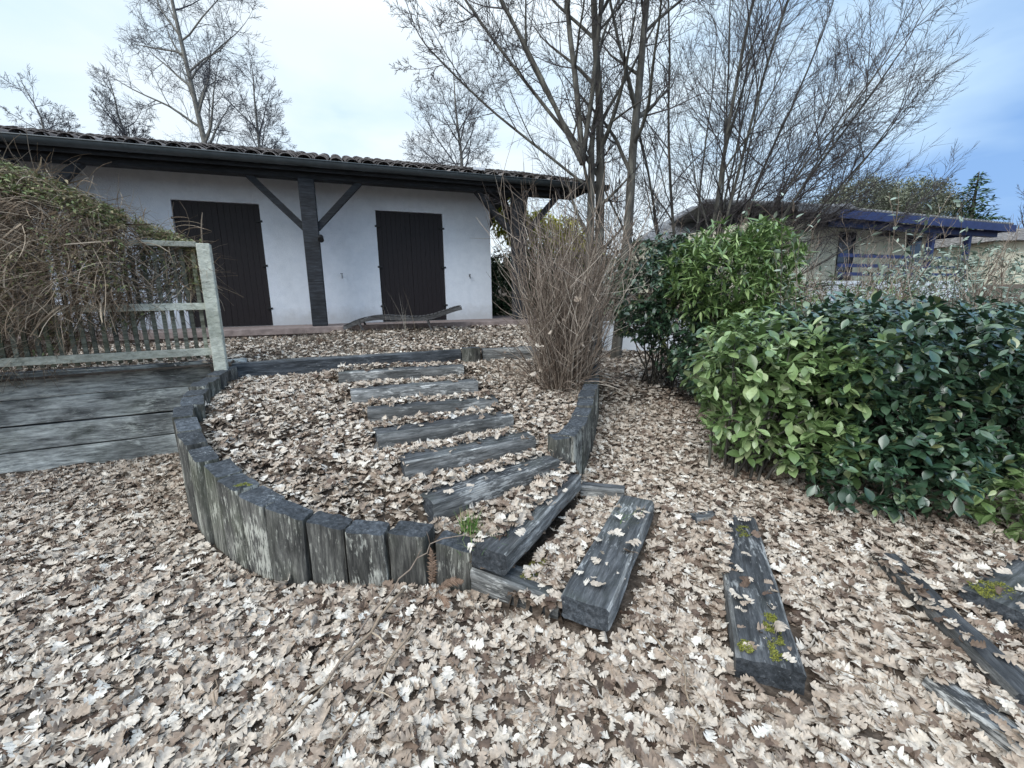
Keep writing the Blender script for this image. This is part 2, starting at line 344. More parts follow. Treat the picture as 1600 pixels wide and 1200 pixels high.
# ------------------------------------------------------------------ ground sheets
def grid_mesh(name, xs, ys, fz, keep=None):
    X, Y = np.meshgrid(xs, ys); Z = fz(X, Y); nx, ny = len(xs), len(ys)
    V = np.stack([X.ravel(), Y.ravel(), Z.ravel()], 1)
    i = np.arange(ny-1)[:, None]*nx+np.arange(nx-1)[None, :]
    Fq = np.stack([i, i+1, i+nx+1, i+nx], -1).reshape(-1, 4)
    if keep is not None:
        cx = V[Fq].mean(1); Fq = Fq[keep(cx[:, 0], cx[:, 1])]
        u, inv = np.unique(Fq, return_inverse=True); V = V[u]; Fq = inv.reshape(-1, 4)
    return np_mesh(name, V, Fq)
xs = np.concatenate([[-900, -300, -100, -50, -30, -20], np.arange(-14, 14.01, .2), [20, 30, 50, 100, 300, 900]])
ys = np.concatenate([[-60, -20, -8], np.arange(-4, 14.01, .2), [16, 18, 20, 23, 27, 32, 40, 60, 100, 200, 400, 900]])
def g_sheet(x, y):
    z = g_low(x, y, False); return np.where(inpoly(x, y, [(-11.8, .6), (-4.9, 4.1), (-3.0, 4.6), (-2, 3), (-.5, 2.4), (.3, 2.9), (.9, 5), (1.2, 8), (1.7, 10), (-11.8, 10)]), z-.3, z)
o = link('ground', grid_mesh('ground', xs, ys, g_sheet), M['soil'], smooth=True); tag(o, kind='structure')
o = link('upper_ground', grid_mesh('upper_ground', np.arange(-9, 2.01, .06), np.arange(1.7, 9.6, .06), lambda x, y: g_up(x, y)-.015,
         lambda x, y: inpoly(x, y, POLY) & ~inpoly(x, y, band(CURVE, .10)) & ~inpoly(x, y, band(RIGHT, .09))), M['soil'], smooth=True); tag(o, kind='structure')

o = link('upper_ground', grid_mesh('upper_ground', np.arange(-.1, .9, .03), np.arange(1.7, 3, .03), lambda x, y: g_low(x, y)-.01, lambda x, y: inpoly(x, y, STEPFILL)), M['soil'], smooth=True); tag(o, kind='structure')
# ------------------------------------------------------------------ oak leaf litter
def leaf_template(r, rows_full=True, nc=5):
    """lobed oak leaf: length 1 along x, centred; returns (rows, nc, 3)"""
    lob = 4
    rows = [(0, .012, 0), (.05, .03, 0)]
    fl, fr = [1, 1], [1, 1]
    for k in range(lob):
        t0 = .07+k*.215+r.uniform(-.02, .02); env = .15+.19*math.sin(math.pi*min(1, (t0+.15)**1.1)*.86)
        a = r.uniform(.9, 1.1); nt = r.uniform(.34, .62); wl, wr = r.uniform(.72, 1.2), r.uniform(.72, 1.2)
        if rows_full:
            rows += [(t0, env*nt, 0), (t0+.05, env*.84*a, .01), (t0+.12, env*1.1*a, .03), (t0+.17, env*.92*a, .04)]; q = 4
        else:
            rows += [(t0, env*nt, 0), (t0+.12, env*1.05*a, .03)]; q = 2
        fl += [1]+[wl]*(q-1); fr += [1]+[wr]*(q-1)
    fl += [1, 1]; fr += [1, 1]
    rows += [(.95, .085, .02), (1.0, .03, 0)]
    P = np.zeros((len(rows), nc, 3)); cy = r.uniform(-1.5, 2.0) if r.random() < .8 else r.uniform(2.5, 4); cx = r.uniform(-.7, .9); tw = r.uniform(-.7, .7); sc = r.uniform(-.12, .12)
    ph = r.uniform(0, 6)
    for i, (t, w, fw) in enumerate(rows):
        al = w*fl[i]*r.uniform(.92, 1.08); ar = w*fr[i]*r.uniform(.92, 1.08)
        for j in range(nc):
            s = (j-(nc-1)/2)/((nc-1)/2); y = s*(al if s < 0 else ar); x = t+fw*abs(s)
            z = cy*y*y+cx*(t-.5)**2*.6+tw*y*(t-.5)+.035*math.sin(9*t+ph+4*s)*abs(s)+.02*math.sin(14*y+ph)
            P[i, j] = (x-.5, y+sc*math.sin(3*t), z)
    return P
def leaf_faces(nr, nc):
    i = np.arange(nr-1)[:, None]*nc+np.arange(nc-1)[None, :]
    return np.stack([i, i+1, i+nc+1, i+nc], -1).reshape(-1, 4)
def euler_mats(yaw, pitch, roll):
    cz, sz, cy, sy, cx, sx = np.cos(yaw), np.sin(yaw), np.cos(pitch), np.sin(pitch), np.cos(roll), np.sin(roll)
    R = np.empty((len(yaw), 3, 3))
    R[:, 0, 0] = cz*cy; R[:, 0, 1] = cz*sy*sx-sz*cx; R[:, 0, 2] = cz*sy*cx+sz*sx
    R[:, 1, 0] = sz*cy; R[:, 1, 1] = sz*sy*sx+cz*cx; R[:, 1, 2] = sz*sy*cx-cz*sx
    R[:, 2, 0] = -sy; R[:, 2, 1] = cy*sx; R[:, 2, 2] = cy*cx
    return R
def scatter(name, tmpls, pos, R, size, mat, parent=None, smooth=True):
    """merge leaf copies into one mesh"""
    nr, nc, _ = tmpls[0].shape; F0 = leaf_faces(nr, nc); T = np.stack([t.reshape(-1, 3) for t in tmpls])
    k = rng.integers(0, len(tmpls), len(pos)); L = T[k]*size[:, None, None]
    V = np.einsum('nij,nkj->nki', R, L)+pos[:, None, :]
    nv = nr*nc; Fq = (F0[None]+(np.arange(len(pos))*nv)[:, None, None]).reshape(-1, 4)
    V = V.reshape(-1, 3)
    if parent is not None: V = V-np.array(parent.location)[None]
    me = np_mesh(name, V, Fq)
    me.materials.append(mat); o = bpy.data.objects.new(name, me); COL.objects.link(o)
    if parent is not None: o.parent = parent
    if smooth: me.polygons.foreach_set('use_smooth', np.ones(len(me.polygons), bool))
    return o
rr = random.Random(3)
NEAR = [leaf_template(rr, True, 5) for _ in range(24)]; FAR = [leaf_template(rr, False, 3) for _ in range(16)]
NRECT = []   # sleeper tops kept mostly free of leaves (polygons)
for (a, b, z, dp, h) in STEPS:
    d = Vector((b[0]-a[0], b[1]-a[1])).normalized(); n = Vector((-d.y, d.x)); q = .055
    NRECT.append([(a[0]-n.x*.035, a[1]-n.y*.035), (b[0]-n.x*.035, b[1]-n.y*.035), (b[0]+n.x*(dp-q), b[1]+n.y*(dp-q)), (a[0]+n.x*(dp-q), a[1]+n.y*(dp-q))])
NRECT += [[(-.03, 1.90), (.55, 2.95), (.44, 2.97), (.16, 2.45), (-.10, 2.05), (-.17, 1.98)], [(.45, 1.69), (1.02, 2.80), (.77, 2.92), (.60, 2.55), (.50, 2.40), (.36, 2.2), (.18, 1.80)],
          [(-.23, 2.06), (.18, 1.85), (.22, 1.90), (-.2, 2.12)],
          [(.89, 1.50), (1.16, 1.38), (1.66, 2.68), (1.47, 2.74), (1.22, 2.25), (1.01, 1.85)], [(1.86, 1.34), (2.02, 1.31), (2.26, 2.27), (2.12, 2.30)],
          [(2.33, 1.70), (2.95, 1.98), (2.9, 2.22), (2.28, 1.97)], [(1.66, 1.20), (1.60, 1.42), (1.70, 1.40), (1.76, 1.20)]]
HARD = [band(CURVE, .17), band(RIGHT, .15)]
TOPS = [([(a[0], a[1]), (b[0], b[1]), (b[0]-(b[1]-a[1])*dp, b[1]+(b[0]-a[0])*dp), (a[0]-(b[1]-a[1])*dp, a[1]+(b[0]-a[0])*dp)], z) for (a, b, z, dp, h) in STEPS]
TOPS += [(S7, .315), (S8, .175), ([(1.13, 1.44), (1.61, 2.66), (1.385, 2.75), (.905, 1.53)], .10), ([(1.98, 1.33), (2.21, 2.26), (2.09, 2.29), (1.865, 1.36)], .075),
         ([(2.36, 1.75), (2.95, 2.02), (2.86, 2.24), (2.26, 1.97)], .085), ([(1.66, 1.17), (1.60, 1.45), (1.75, 1.48), (1.80, 1.20)], .07)]
def litter(name, n, region, hfun, keep, dmax=3.6, size=(.047, .080), lay=.045):
    x = rng.uniform(region[0], region[1], n); y = rng.uniform(region[2], region[3], n)
    m = keep(x, y) & (np.abs(x) < 1.32*y+2.2)
    for P in NRECT:
        m &= ~(inpoly(x, y, P) & (rng.random(n) > .03))
    for P in HARD: m &= ~inpoly(x, y, P)
    x, y = x[m], y[m]; z = hfun(x, y); n = len(x)
    for P, zt in TOPS:
        q = inpoly(x, y, P); z = np.where(q, np.maximum(z, zt+.016), z)
    dens = .5+.5*np.sin(x*3.7+np.sin(y*2.9)*1.7)*np.cos(y*4.1+np.sin(x*2.3)*1.3)
    s = rng.uniform(*size, n)*np.where(rng.random(n) < .12, 1.2, 1)
    z = z-.028+rng.random(n)**1.2*(lay+.02*dens)
    tilt = np.where(rng.random(n) < .25, .55, .24)
    s = s*np.where(rng.random(n) < .25, rng.uniform(.45, .8, n), 1)
    R = euler_mats(rng.uniform(0, 2*math.pi, n), rng.normal(0, 1, n)*tilt*.8, rng.normal(0, 1, n)*tilt+np.where(rng.random(n) < .4, math.pi, 0))
    pos = np.stack([x, y, z], 1); d = np.hypot(x, y); nr = d < dmax
    obs = []
    if nr.any(): obs.append(scatter(name, NEAR, pos[nr], R[nr], s[nr], M['litter']))
    if (~nr).any(): obs.append(scatter(name, FAR, pos[~nr], R[~nr], s[~nr]*1.05, M['litter']))
    for o in obs: tag(o, None, None, None, 'stuff')
    return obs
PUP = POLY
low_keep = lambda x, y: ~inpoly(x, y, PUP)
obs = litter('leaf_litter', 190000, (-6.2, 5.4, .55, 5.2), g_low, low_keep)
obs[0]['label'] = 'pale dry oak leaves covering the ground in the foreground'; obs[0]['category'] = 'fallen leaves'
obs[1]['label'] = 'dry oak leaves on the ground farther off beside the hedge and plank wall'; obs[1]['category'] = 'fallen leaves'
obs = litter('leaf_litter', 26000, (.6, 6.5, 5.2, 12.5), g_low, low_keep, size=(.065, .10))
obs[0]['label'] = 'fallen leaves on the shaded path leading back past the dark shrub'; obs[0]['category'] = 'fallen leaves'
bed_keep = lambda x, y: inpoly(x, y, POLY) & (y < edge_y(x)) & (x > -3.1)
obs = litter('leaf_litter', 46000, (-3.2, 1.4, 1.8, 6.4), g_up, bed_keep, dmax=4.2)
for o, l in zip(obs, ('pale oak leaves filling the stepped bed inside the curved wall', 'oak leaves at the far end of the stepped bed')): o['label'] = l; o['category'] = 'fallen leaves'
ter_keep = lambda x, y: inpoly(x, y, POLY) & (y > edge_y(x)+.1) & (y < 8.75+.37*x)
obs = litter('leaf_litter', 24000, (-6, 1.4, 4.4, 9.3), g_up, ter_keep, size=(.05, .08))
obs[0]['label'] = 'dull fallen leaves on the terrace bank in front of the white house'; obs[0]['category'] = 'fallen leaves'

# ------------------------------------------------------------------ sleepers
SLN = [0]
def sleeper_mesh(Lx, W, T, seed, nrow=22, rough=.011):
    """timber beam along local x (0..Lx), width W along y (centred), thickness T along z (0..T).
    material 0 sides, 1 = end grain, 2 = top"""
    pw = [-1, -.93, -.5, 0, .5, .93, 1]
    prof = []
    b = .012
    w, t = W/2, T
    prof += [(y, 0) for y in np.linspace(-w+b, w-b, 6)]
    prof += [(w, z) for z in np.linspace(b, t-b, 5)]
    prof += [(y, t) for y in np.linspace(w-b, -w+b, 6)]
    prof += [(-w, z) for z in np.linspace(t-b, b, 5)]
    n = len(prof); V = []; Fc = []; Mi = []
    xs = [0, .008]+list(np.linspace(.03, Lx-.03, nrow-4))+[Lx-.008, Lx]
    for i, x in enumerate(xs):
        k = .985 if i in (0, len(xs)-1) else 1
        for j, (y, z) in enumerate(prof):
            q = Vector((x*1.6+seed*7.1, y*14, z*14)); dn = noise.noise(q)*rough+noise.noise(Vector((x*.9+seed*3.3, y*45, z*45)))*rough*.8
            dn += noise.noise(Vector((x*6+seed, y*5, z*5)))*rough*.6
            cy, cz = y, z-t/2; l = math.hypot(cy, cz)
            ex = noise.noise(Vector((seed*5+i*.1, y*20, z*20)))*.008 if i in (0, len(xs)-1) else 0
            V.append((x+ex, (y+cy/l*dn)*k, t/2+(cz+cz/l*dn)*k))
    for i in range(len(xs)-1):
        for j in range(n):
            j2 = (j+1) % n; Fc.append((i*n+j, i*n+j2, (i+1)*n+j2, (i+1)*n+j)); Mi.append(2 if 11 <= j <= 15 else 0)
    for i, rev in ((0, True), (len(xs)-1, False)):
        c = len(V); m = np.array(V[i*n:(i+1)*n]).mean(0); V.append(tuple(m))
        for j in range(n):
            j2 = (j+1) % n
            Fc.append((i*n+j2, i*n+j, c) if rev else (i*n+j, i*n+j2, c)); Mi.append(1)
    me = bpy.data.meshes.new('sleeper'); me.from_pydata(V, [], Fc); me.polygons.foreach_set('material_index', Mi)
    me.polygons.foreach_set('use_smooth', [True]*len(Fc)); me.update()
    try: me.set_sharp_from_angle(angle=math.radians(40))
    except Exception: pass
    return me
def sleeper(name, a, b, W, T, ztop, ztop2=None, parent=None, mats=None, side=1, roll=0):
    """a->b is the FRONT TOP edge; beam lies behind it (to the left of a->b)"""
    SLN[0] += 1
    a3 = Vector((a[0], a[1], ztop)); b3 = Vector((b[0], b[1], ztop if ztop2 is None else ztop2))
    d = (b3-a3); Ln = d.length; d.normalize(); n = Vector((0, 0, 1)).cross(d).normalized(); up = d.cross(n)
    org = a3+n*W/2*side-up*T
    Mx = Matrix((( d.x, n.x, up.x, org.x), (d.y, n.y, up.y, org.y), (d.z, n.z, up.z, org.z), (0, 0, 0, 1))) @ Matrix.Rotation(roll, 4, 'X')
    me = sleeper_mesh(Ln, W, T, SLN[0])
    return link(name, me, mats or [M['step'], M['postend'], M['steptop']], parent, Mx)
labels = ['topmost timber step, just below the long edging timber of the terrace', 'second timber step down from the terrace edging, pale face, left end exposed',
          'third timber step down, wide dark top, between leaf-filled treads', 'fourth timber step down with rough split grain along its top',
          'fifth timber step down, grey rugged face, right end near the curved wall', 'sixth timber step, sloping toward the short right wall, left end buried in leaves']
for (a, b, z, dp, h), lb in zip(STEPS, labels):
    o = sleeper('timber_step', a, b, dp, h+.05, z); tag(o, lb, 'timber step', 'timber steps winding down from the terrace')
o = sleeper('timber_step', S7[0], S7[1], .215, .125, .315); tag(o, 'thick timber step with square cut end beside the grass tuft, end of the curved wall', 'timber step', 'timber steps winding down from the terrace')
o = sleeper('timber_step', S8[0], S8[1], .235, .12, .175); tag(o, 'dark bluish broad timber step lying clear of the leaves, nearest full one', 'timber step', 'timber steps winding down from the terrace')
o = sleeper('timber_step', (1.13, 1.44), (1.61, 2.66), .24, .13, .10); tag(o, 'mossy dark timber step right of centre, leaves over its left side', 'timber step', 'timber steps winding down from the terrace')
o = sleeper('path_edging', (1.22, 2.66), (1.47, 2.70), .10, .12, .095); tag(o, 'short dark timber end behind the mossy step, mostly under leaves', 'edging timber', 'low edging timbers of the path')
o = sleeper('path_edging', (1.98, 1.33), (2.21, 2.26), .12, .12, .075); tag(o, 'narrow splintered edging timber running toward the lower right corner', 'edging timber', 'low edging timbers of the path')
o = sleeper('path_edging', (2.36, 1.75), (2.95, 2.02), .24, .12, .085); tag(o, 'broad dark edging timber with moss at the right edge below the hedge', 'edging timber', 'low edging timbers of the path')
o = sleeper('path_edging', (1.66, 1.17), (1.60, 1.45), .15, .12, .07, side=-1); tag(o, 'short dark timber poking from leaves in the lower right corner', 'edging timber', 'low edging timbers of the path')
# low curb timbers under the seventh and eighth step
o = sleeper('curb_timber', (-.235, 2.06), (.21, 1.845), .16, .14, .165, .13); tag(o, 'low dark timber under the square cut step end, ending at the broad step', 'curb timber')
o = sleeper('curb_timber', (.50, 3.02), (.80, 2.93), .10, .12, .185); tag(o, 'thin half-buried timber between the right wall end and the broad step', 'curb timber')

# terrace edge timber
root = empty('terrace_edging', (-3.05, 4.66, .78), 'long dark edging timber across the top of the steps at the terrace', 'edging timber')
sleeper('timber', (-3.05, 4.66), (-.66, 5.66), .16, .17, .925, .93, parent=root, mats=[M['postend'], M['step'], M['steptop']])
o = sleeper('edging_timber', (-.38, 5.72), (1.14, 6.02), .16, .18, .93); tag(o, 'shorter dark edging timber behind the bare shrub, right of the squat post', 'edging timber')
def post_mesh_world(name, base, top_z, W, T, yaw, parent=None, mats=None, seed=None, lean=(0, 0), slope=0):
    """vertical sleeper: local x of the mesh points up; W along the wall, T through it. base = centre of OUTER bottom edge"""
    SLN[0] += 1
    me = sleeper_mesh(top_z-base[2], W, T, SLN[0], 14, .007); hh = top_z-base[2]
    for v in me.vertices:
        if v.co.x > hh*.5: v.co.x += slope*v.co.y*(v.co.x-hh*.5)/(hh*.5)
    ex = Vector((lean[0], lean[1], 1)).normalized(); ey = Vector((math.cos(yaw), math.sin(yaw), 0)); ez = ex.cross(ey).normalized(); ey = ez.cross(ex)
    Mx = Matrix(((ex.x, ey.x, ez.x, base[0]), (ex.y, ey.y, ez.y, base[1]), (ex.z, ey.z, ez.z, base[2]), (0, 0, 0, 1)))
    return link(name, me, mats or [M['post'], M['postend'], M['post']], parent, Mx)
o = post_mesh_world('stump_post', (-.52, 5.62, .66), .955, .24, .15, math.radians(12)); tag(o, 'squat greyish post standing in the gap of the terrace edging', 'post')

# curved wall of upright sleepers
def wall_posts(name, pts, label, off):
    root = empty(name, (pts[len(pts)//2][0], pts[len(pts)//2][1], 0), label, 'retaining wall')
    # walk the polyline in .235 m steps
    P = [Vector(p) for p in pts]; cum = [0]
    for i in range(1, len(P)): cum.append(cum[-1]+(P[i].xy-P[i-1].xy).length)
    Ln = cum[-1]; n = max(2, round(Ln/.238)); st = Ln/n
    def pos(s):
        s = min(max(s, 0), Ln)
        for i in range(1, len(P)):
            if s <= cum[i]+1e-9:
                t = (s-cum[i-1])/(cum[i]-cum[i-1]); return P[i-1].lerp(P[i], t)
        return P[-1]
    for k in range(n):
        a = pos(k*st); b = pos((k+1)*st); c = (a+b)/2; yaw = math.atan2(b.y-a.y, b.x-a.x)
        j = rnd.uniform(-.013, .013); gz = float(g_low(c.x, c.y))
        post_mesh_world('upright_sleeper', (c.x+off[0]*0+rnd.uniform(-.006, .006), c.y+rnd.uniform(-.011, .011), gz-.12), c.z+j, st-.024, .14+rnd.uniform(-.012, .012), yaw+rnd.gauss(0, .035), root, slope=(b.z-a.z)/st,
                        lean=(rnd.uniform(-.02, .02), rnd.uniform(-.015, .02)))
    return root
wall_posts('curved_retaining_wall', CURVE, 'curved low retaining wall of upright grey sleepers in the foreground', (0, 0))
RW = [(.40, 3.10, .52)]+RIGHT
wall_posts('side_retaining_wall', RW[1:], 'short retaining wall of upright sleepers right of the steps, rising behind the bare shrub', (0, 0))
o = post_mesh_world('end_post', (.375, 3.10, .1), .525, .13, .15, math.radians(18)); tag(o, 'pale upright post closing the right wall where the sixth step ends', 'post')
o = post_mesh_world('corner_post', (1.17, 6.15, .2), 1.06, .13, .13, math.radians(10), mats=[M['postend']]*3); tag(o, 'dark post behind the bare shrub at the end of the terrace edging', 'post')

# plank retaining wall on the left
root = empty('plank_retaining_wall', (-4.3, 4.33, 0), 'straight retaining wall of stacked horizontal grey planks on the left', 'retaining wall')
fd = Vector((.905, .426, 0)).normalized(); A0 = Vector((-3.02, 4.88, 0))-fd*6.2; A1 = Vector((-3.02, 4.88, 0))
zs = [-.12, .18, .43, .69, .955]
for i in range(4):
    off = Vector((-fd.y, fd.x, 0))*rnd.uniform(-.008, .008)
    sleeper('plank', (A0+off).xy, (A1+off).xy if i else (A1+off).xy, .12, zs[i+1]-zs[i]-.006, zs[i+1], parent=root, mats=[M['plank'], M['plank'], M['postend']])

# ------------------------------------------------------------------ white fence with vine
FP = Vector((-3.05, 4.5, 0)); fdir = Vector((-.905, -.426, 0)).normalized(); fn = Vector((fdir.y, -fdir.x, 0))
root = empty('picket_fence', FP+Vector((0, 0, .83)), 'weathered pale green picket fence panel on top of the plank wall', 'fence')
def fp(s, z, o=0): return FP+fdir*s+fn*o+Vector((0, 0, z))
for s in (0, 2.35, 4.7):
    mb = MB(); mb.bar(fp(s, .80), fp(s, 2.16), .115, .115, up=fdir); mb.build('post', M['fence'], root, bevel=.008)
for z, w, h in ((1.09, .05, .075), (1.55, .05, .07), (2.15, .09, .05)):
    mb = MB()
    mb.bar(fp(.06, z), fp(2.29, z), w, h); mb.bar(fp(2.41, z), fp(4.64, z), w, h)
    mb.build('rail', M['fence'], root, bevel=.005)
pk = []
mb = MB(); mb.box(-.017, .017, -.008, .008, 0, 1.09); pme = mb.mesh('picket')
bm_done = False
for k in range(58):
    s = .11+k*.079
    if abs(s-2.35) < .07: continue
    p = fp(s+rnd.uniform(-.006, .006), 1.02, .034)
    Mx = Matrix.Translation(p) @ Matrix.Rotation(math.atan2(fdir.y, fdir.x), 4, 'Z') @ Matrix.Rotation(rnd.uniform(-.012, .012), 4, 'Y')
    if not pme.materials: pme.materials.append(M['picket'])
    o = bpy.data.objects.new('picket', pme); COL.objects.link(o); o.parent = root; o.matrix_basis = Matrix.Translation(-root.location) @ Mx

def simple_leaf(wd=.38, n=5, fold=.25, bend=.3, tip=.5):
    """pointed oval leaf from its base along +x"""
    rows = []
    for i in range(n):
        t = i/(n-1); w = wd/2*math.sin(math.pi*min(1, max(0.02, t**tip if tip != 1 else t)))
        if i == n-1: w = .004
        rows.append([(t, -w, fold*w-bend*t*t*.5), (t, 0, -bend*t*t*.5), (t, w, fold*w-bend*t*t*.5)])
    return np.array(rows)
def dir_mats(D, roll):
    """rotation whose x axis is D, z roughly up"""
    D = D/np.linalg.norm(D, axis=1)[:, None]; up = np.zeros_like(D); up[:, 2] = 1
    Y = np.cross(up, D); l = np.linalg.norm(Y, axis=1); Y[l < 1e-3] = (0, 1, 0); Y /= np.linalg.norm(Y, axis=1)[:, None]
    Z = np.cross(D, Y); c, s = np.cos(roll)[:, None], np.sin(roll)[:, None]
    Y2 = Y*c+Z*s; Z2 = -Y*s+Z*c
    return np.stack([D, Y2, Z2], -1)

# vine: a heap of hanging dry stems spilling over the fence
root = empty('climbing_vine', fp(1.6, 1.0, -.1), 'big tangled brown vine with some green leaves draped over the fence', 'climbing plant')
def vine_top(s): return np.interp(s, [.05, .25, .6, 1.0, 1.4, 2, 3.5], [2.16, 2.25, 2.42, 2.64, 2.80, 2.95, 3.0])
def vine_bot(s): return np.interp(s, [0.1, .5, .9, 1.3, 1.7, 3.5], [1.75, 1.50, 1.32, 1.15, 1.05, 1.0])
def vine_thick(s, q): return (.12+.45*math.sin(math.pi*min(1, max(0, q)))**.6)*min(1, .25+s*.6)
mb = MB(); tips = []
for k in range(15000):
    s = 2.7*rnd.random()**.9+.02; a, b = float(vine_top(s)), float(vine_bot(s)); q = rnd.random()**1.1; z = a+(b-a)*q
    if s < .55 and rnd.random() < .55: continue
    o_ = -vine_thick(s, q)*rnd.uniform(-.2, 1.0)
    if s < .55: o_ = rnd.uniform(.05, .22)
    if z < (1.62 if s < .95 else 1.50): o_ = rnd.uniform(.06, .35)
    p = fp(s, z, o_); d = (fdir*rnd.gauss(.5, .8)+Vector((0, 0, rnd.gauss(-.15, .55)))+fn*rnd.gauss(-.1, .35)).normalized()
    Ln = rnd.uniform(.12, .42); pts = [p]; c = Vector((rnd.gauss(0, .5), rnd.gauss(0, .5), rnd.gauss(-.5, .5)))
    for i in range(4):
        d = (d+c*.25).normalized(); pts.append(pts[-1]+d*Ln/4)
    r = rnd.choice((.0012, .0016, .002, .0032) if k % 25 else (.006, .008)); mb.tube(pts, [r, r, r*.9, r*.8, r*.5], 3)
    if k % 5 == 0: tips.append(pts[-1])
for k in range(22):   # free arching shoots
    s = rnd.uniform(.2, 2.4); p = fp(s, float(vine_top(s))-.1, -.1); pts = [p]; d = Vector((rnd.gauss(.25, .3), rnd.gauss(0, .2), 1)).normalized()
    for i in range(7): d = (d+Vector((.10, 0, -.20))).normalized(); pts.append(pts[-1]+d*rnd.uniform(.05, .09))
    mb.tube(pts, [.0018]*7+[.0008], 3); tips += pts[3:]
for v in range(0): pass
o = mb.mesh('stems'); 
so = link('stems', o, M['drystem'], root, Matrix.Identity(4))
n = 19000; S_ = 2.8*rng.random(n)**.9; 
A = vine_top(S_); Bz = vine_bot(S_); Q = rng.random(n); w = rng.random(n)
Q = np.where(w < .45, Q*.16, Q); Z_ = A+(Bz-A)*Q
keepm = (noise_arr := np.array([noise.noise(Vector((s*2.3, z*2.3, 3.1))) for s, z in zip(S_, Z_)])) + np.where(Q < .16, .3, 0) + np.where(S_ < .9, .22, 0) > -.05
S_, Z_, Q = S_[keepm], Z_[keepm], Q[keepm]; n = len(S_)
TK = np.array([vine_thick(s, q) for s, q in zip(S_, Q)])
O_ = -TK*rng.uniform(.3, 1.1, n); O_ = np.where((S_ < .55) | (Z_ < np.where(S_ < .95, 1.62, 1.50)), rng.uniform(-.02, .25, n), O_)
pos = np.array(FP)[None]+np.array(fdir)[None]*S_[:, None]+np.array(fn)[None]*O_[:, None]; pos[:, 2] = Z_+rng.normal(0, .02, n)
D = rng.normal(0, 1, (n, 3)); D[:, 2] = rng.normal(-.3, .6, n)
scatter('foliage', [simple_leaf(.45, 4, .3, .4)], pos, dir_mats(D, rng.normal(0, .6, n)), rng.uniform(.02, .052, n), M['vineleaf'], root)

# ------------------------------------------------------------------ the white house
AL = .3555; E = Vector((math.cos(AL), math.sin(AL), 0)); NN = Vector((math.sin(AL), -math.cos(AL), 0)); O0 = Vector((0, 9.973, 0)); ZB = 1.168
HM = Matrix(((E.x, NN.x, 0, O0.x), (E.y, NN.y, 0, O0.y), (0, 0, 1, 0), (0, 0, 0, 1)))
HM = Matrix(((E.x, -NN.x, 0, O0.x), (E.y, -NN.y, 0, O0.y), (0, 0, 1, 0), (0, 0, 0, 1)))   # local x along the facade, local -y toward the camera
house = empty('bungalow', O0+Vector((0, 0, ZB)), 'white rendered bungalow with dark shutters and tiled porch roof', 'house')
house.location = tuple(O0+Vector((0, 0, ZB))); house.rotation_euler = (0, 0, 0)
def hb(name, mb, mats, bevel=0, parent=None, smooth=False): return mb.build(name, mats, parent or house, bevel=bevel, mw=HM, smooth=smooth)
XR = -.445; XL = -13.0; D1 = (-6.147, -4.822); D2 = (-2.808, -1.477); ZT = ZB+2.182; ZW = 3.98
mb = MB()
segs = [(XL, -9.6), (-8.3, D1[0]), (D1[1], D2[0]), (D2[1], XR)]
for a, b in segs: mb.box(a, b, 0, .25, ZB-.7, ZW)
for a, b in ((-9.6, -8.3), D1, D2):
    mb.box(a, b, 0, .25, ZT, ZW)
    mb.box(a, b, 0, .25, ZB-.7, ZB)
mb.box(XR-.25, XR-.001, .251, 7.5, ZB-.7, ZW+.4)
mb.box(XL, XR-.26, 7.25, 7.5, ZB-.7, ZW)
hb('wall', mb, M['plaster'])
for (a, b) in (D1, D2, (-9.6, -8.3)):
    mid = (a+b)/2; g0 = MB(); g0.box(a, b, .20, .24, ZB, ZT)
    for x0, x1 in ((a+.004, mid-.0015), (mid+.0015, b-.004)):
        sh = MB(); n = 7; w = (x1-x0)/n
        for i in range(n): sh.box(x0+i*w+.0006, x0+(i+1)*w-.0006, .035, .062, ZB+.012, ZT-.01)
        sh.box(x0+.002, x1-.002, .063, .08, ZB+.02, ZT-.02)
        so = hb('shutter', sh, M['shutter'], .003)
        hx = x0-.002 if x0 < mid-.1 else x1+.002
        for z in (ZB+.32, ZB+1.1, ZT-.30):
            hm = MB(); s_ = 1 if x0 < mid-.1 else -1
            hm.box(min(hx-s_*.03, hx+s_*.06), max(hx-s_*.03, hx+s_*.06), -.012, .032, z-.018, z+.018); 
            hm.build('hinge', M['metal'], so, mw=HM, bevel=.003)
for x in (-3.52, -1.0+.05):      # shutter stays
    mb = MB(); z = ZB+.93
    mb.bar((x, .0, z), (x, -.09, z), .014, .014); mb.bar((x-.03, -.085, z+.028), (x+.018, -.085, z+.028), .012, .012); mb.bar((x, -.085, z+.028), (x, -.085, z-.06), .014, .012)
    hb('shutter_stay', mb, M['metal'])
# deck
mb = MB(); mb.box(XL, 1.0, -1.28, -.002, ZB-.10, ZB); mb.box(XR+.001, 1.0, .0, 3.0, ZB-.10, ZB)
mb.box(XL, 1.0, -1.22, -.01, ZB-.7, ZB-.102); hb('paved_deck', mb, M['deck'], .006)
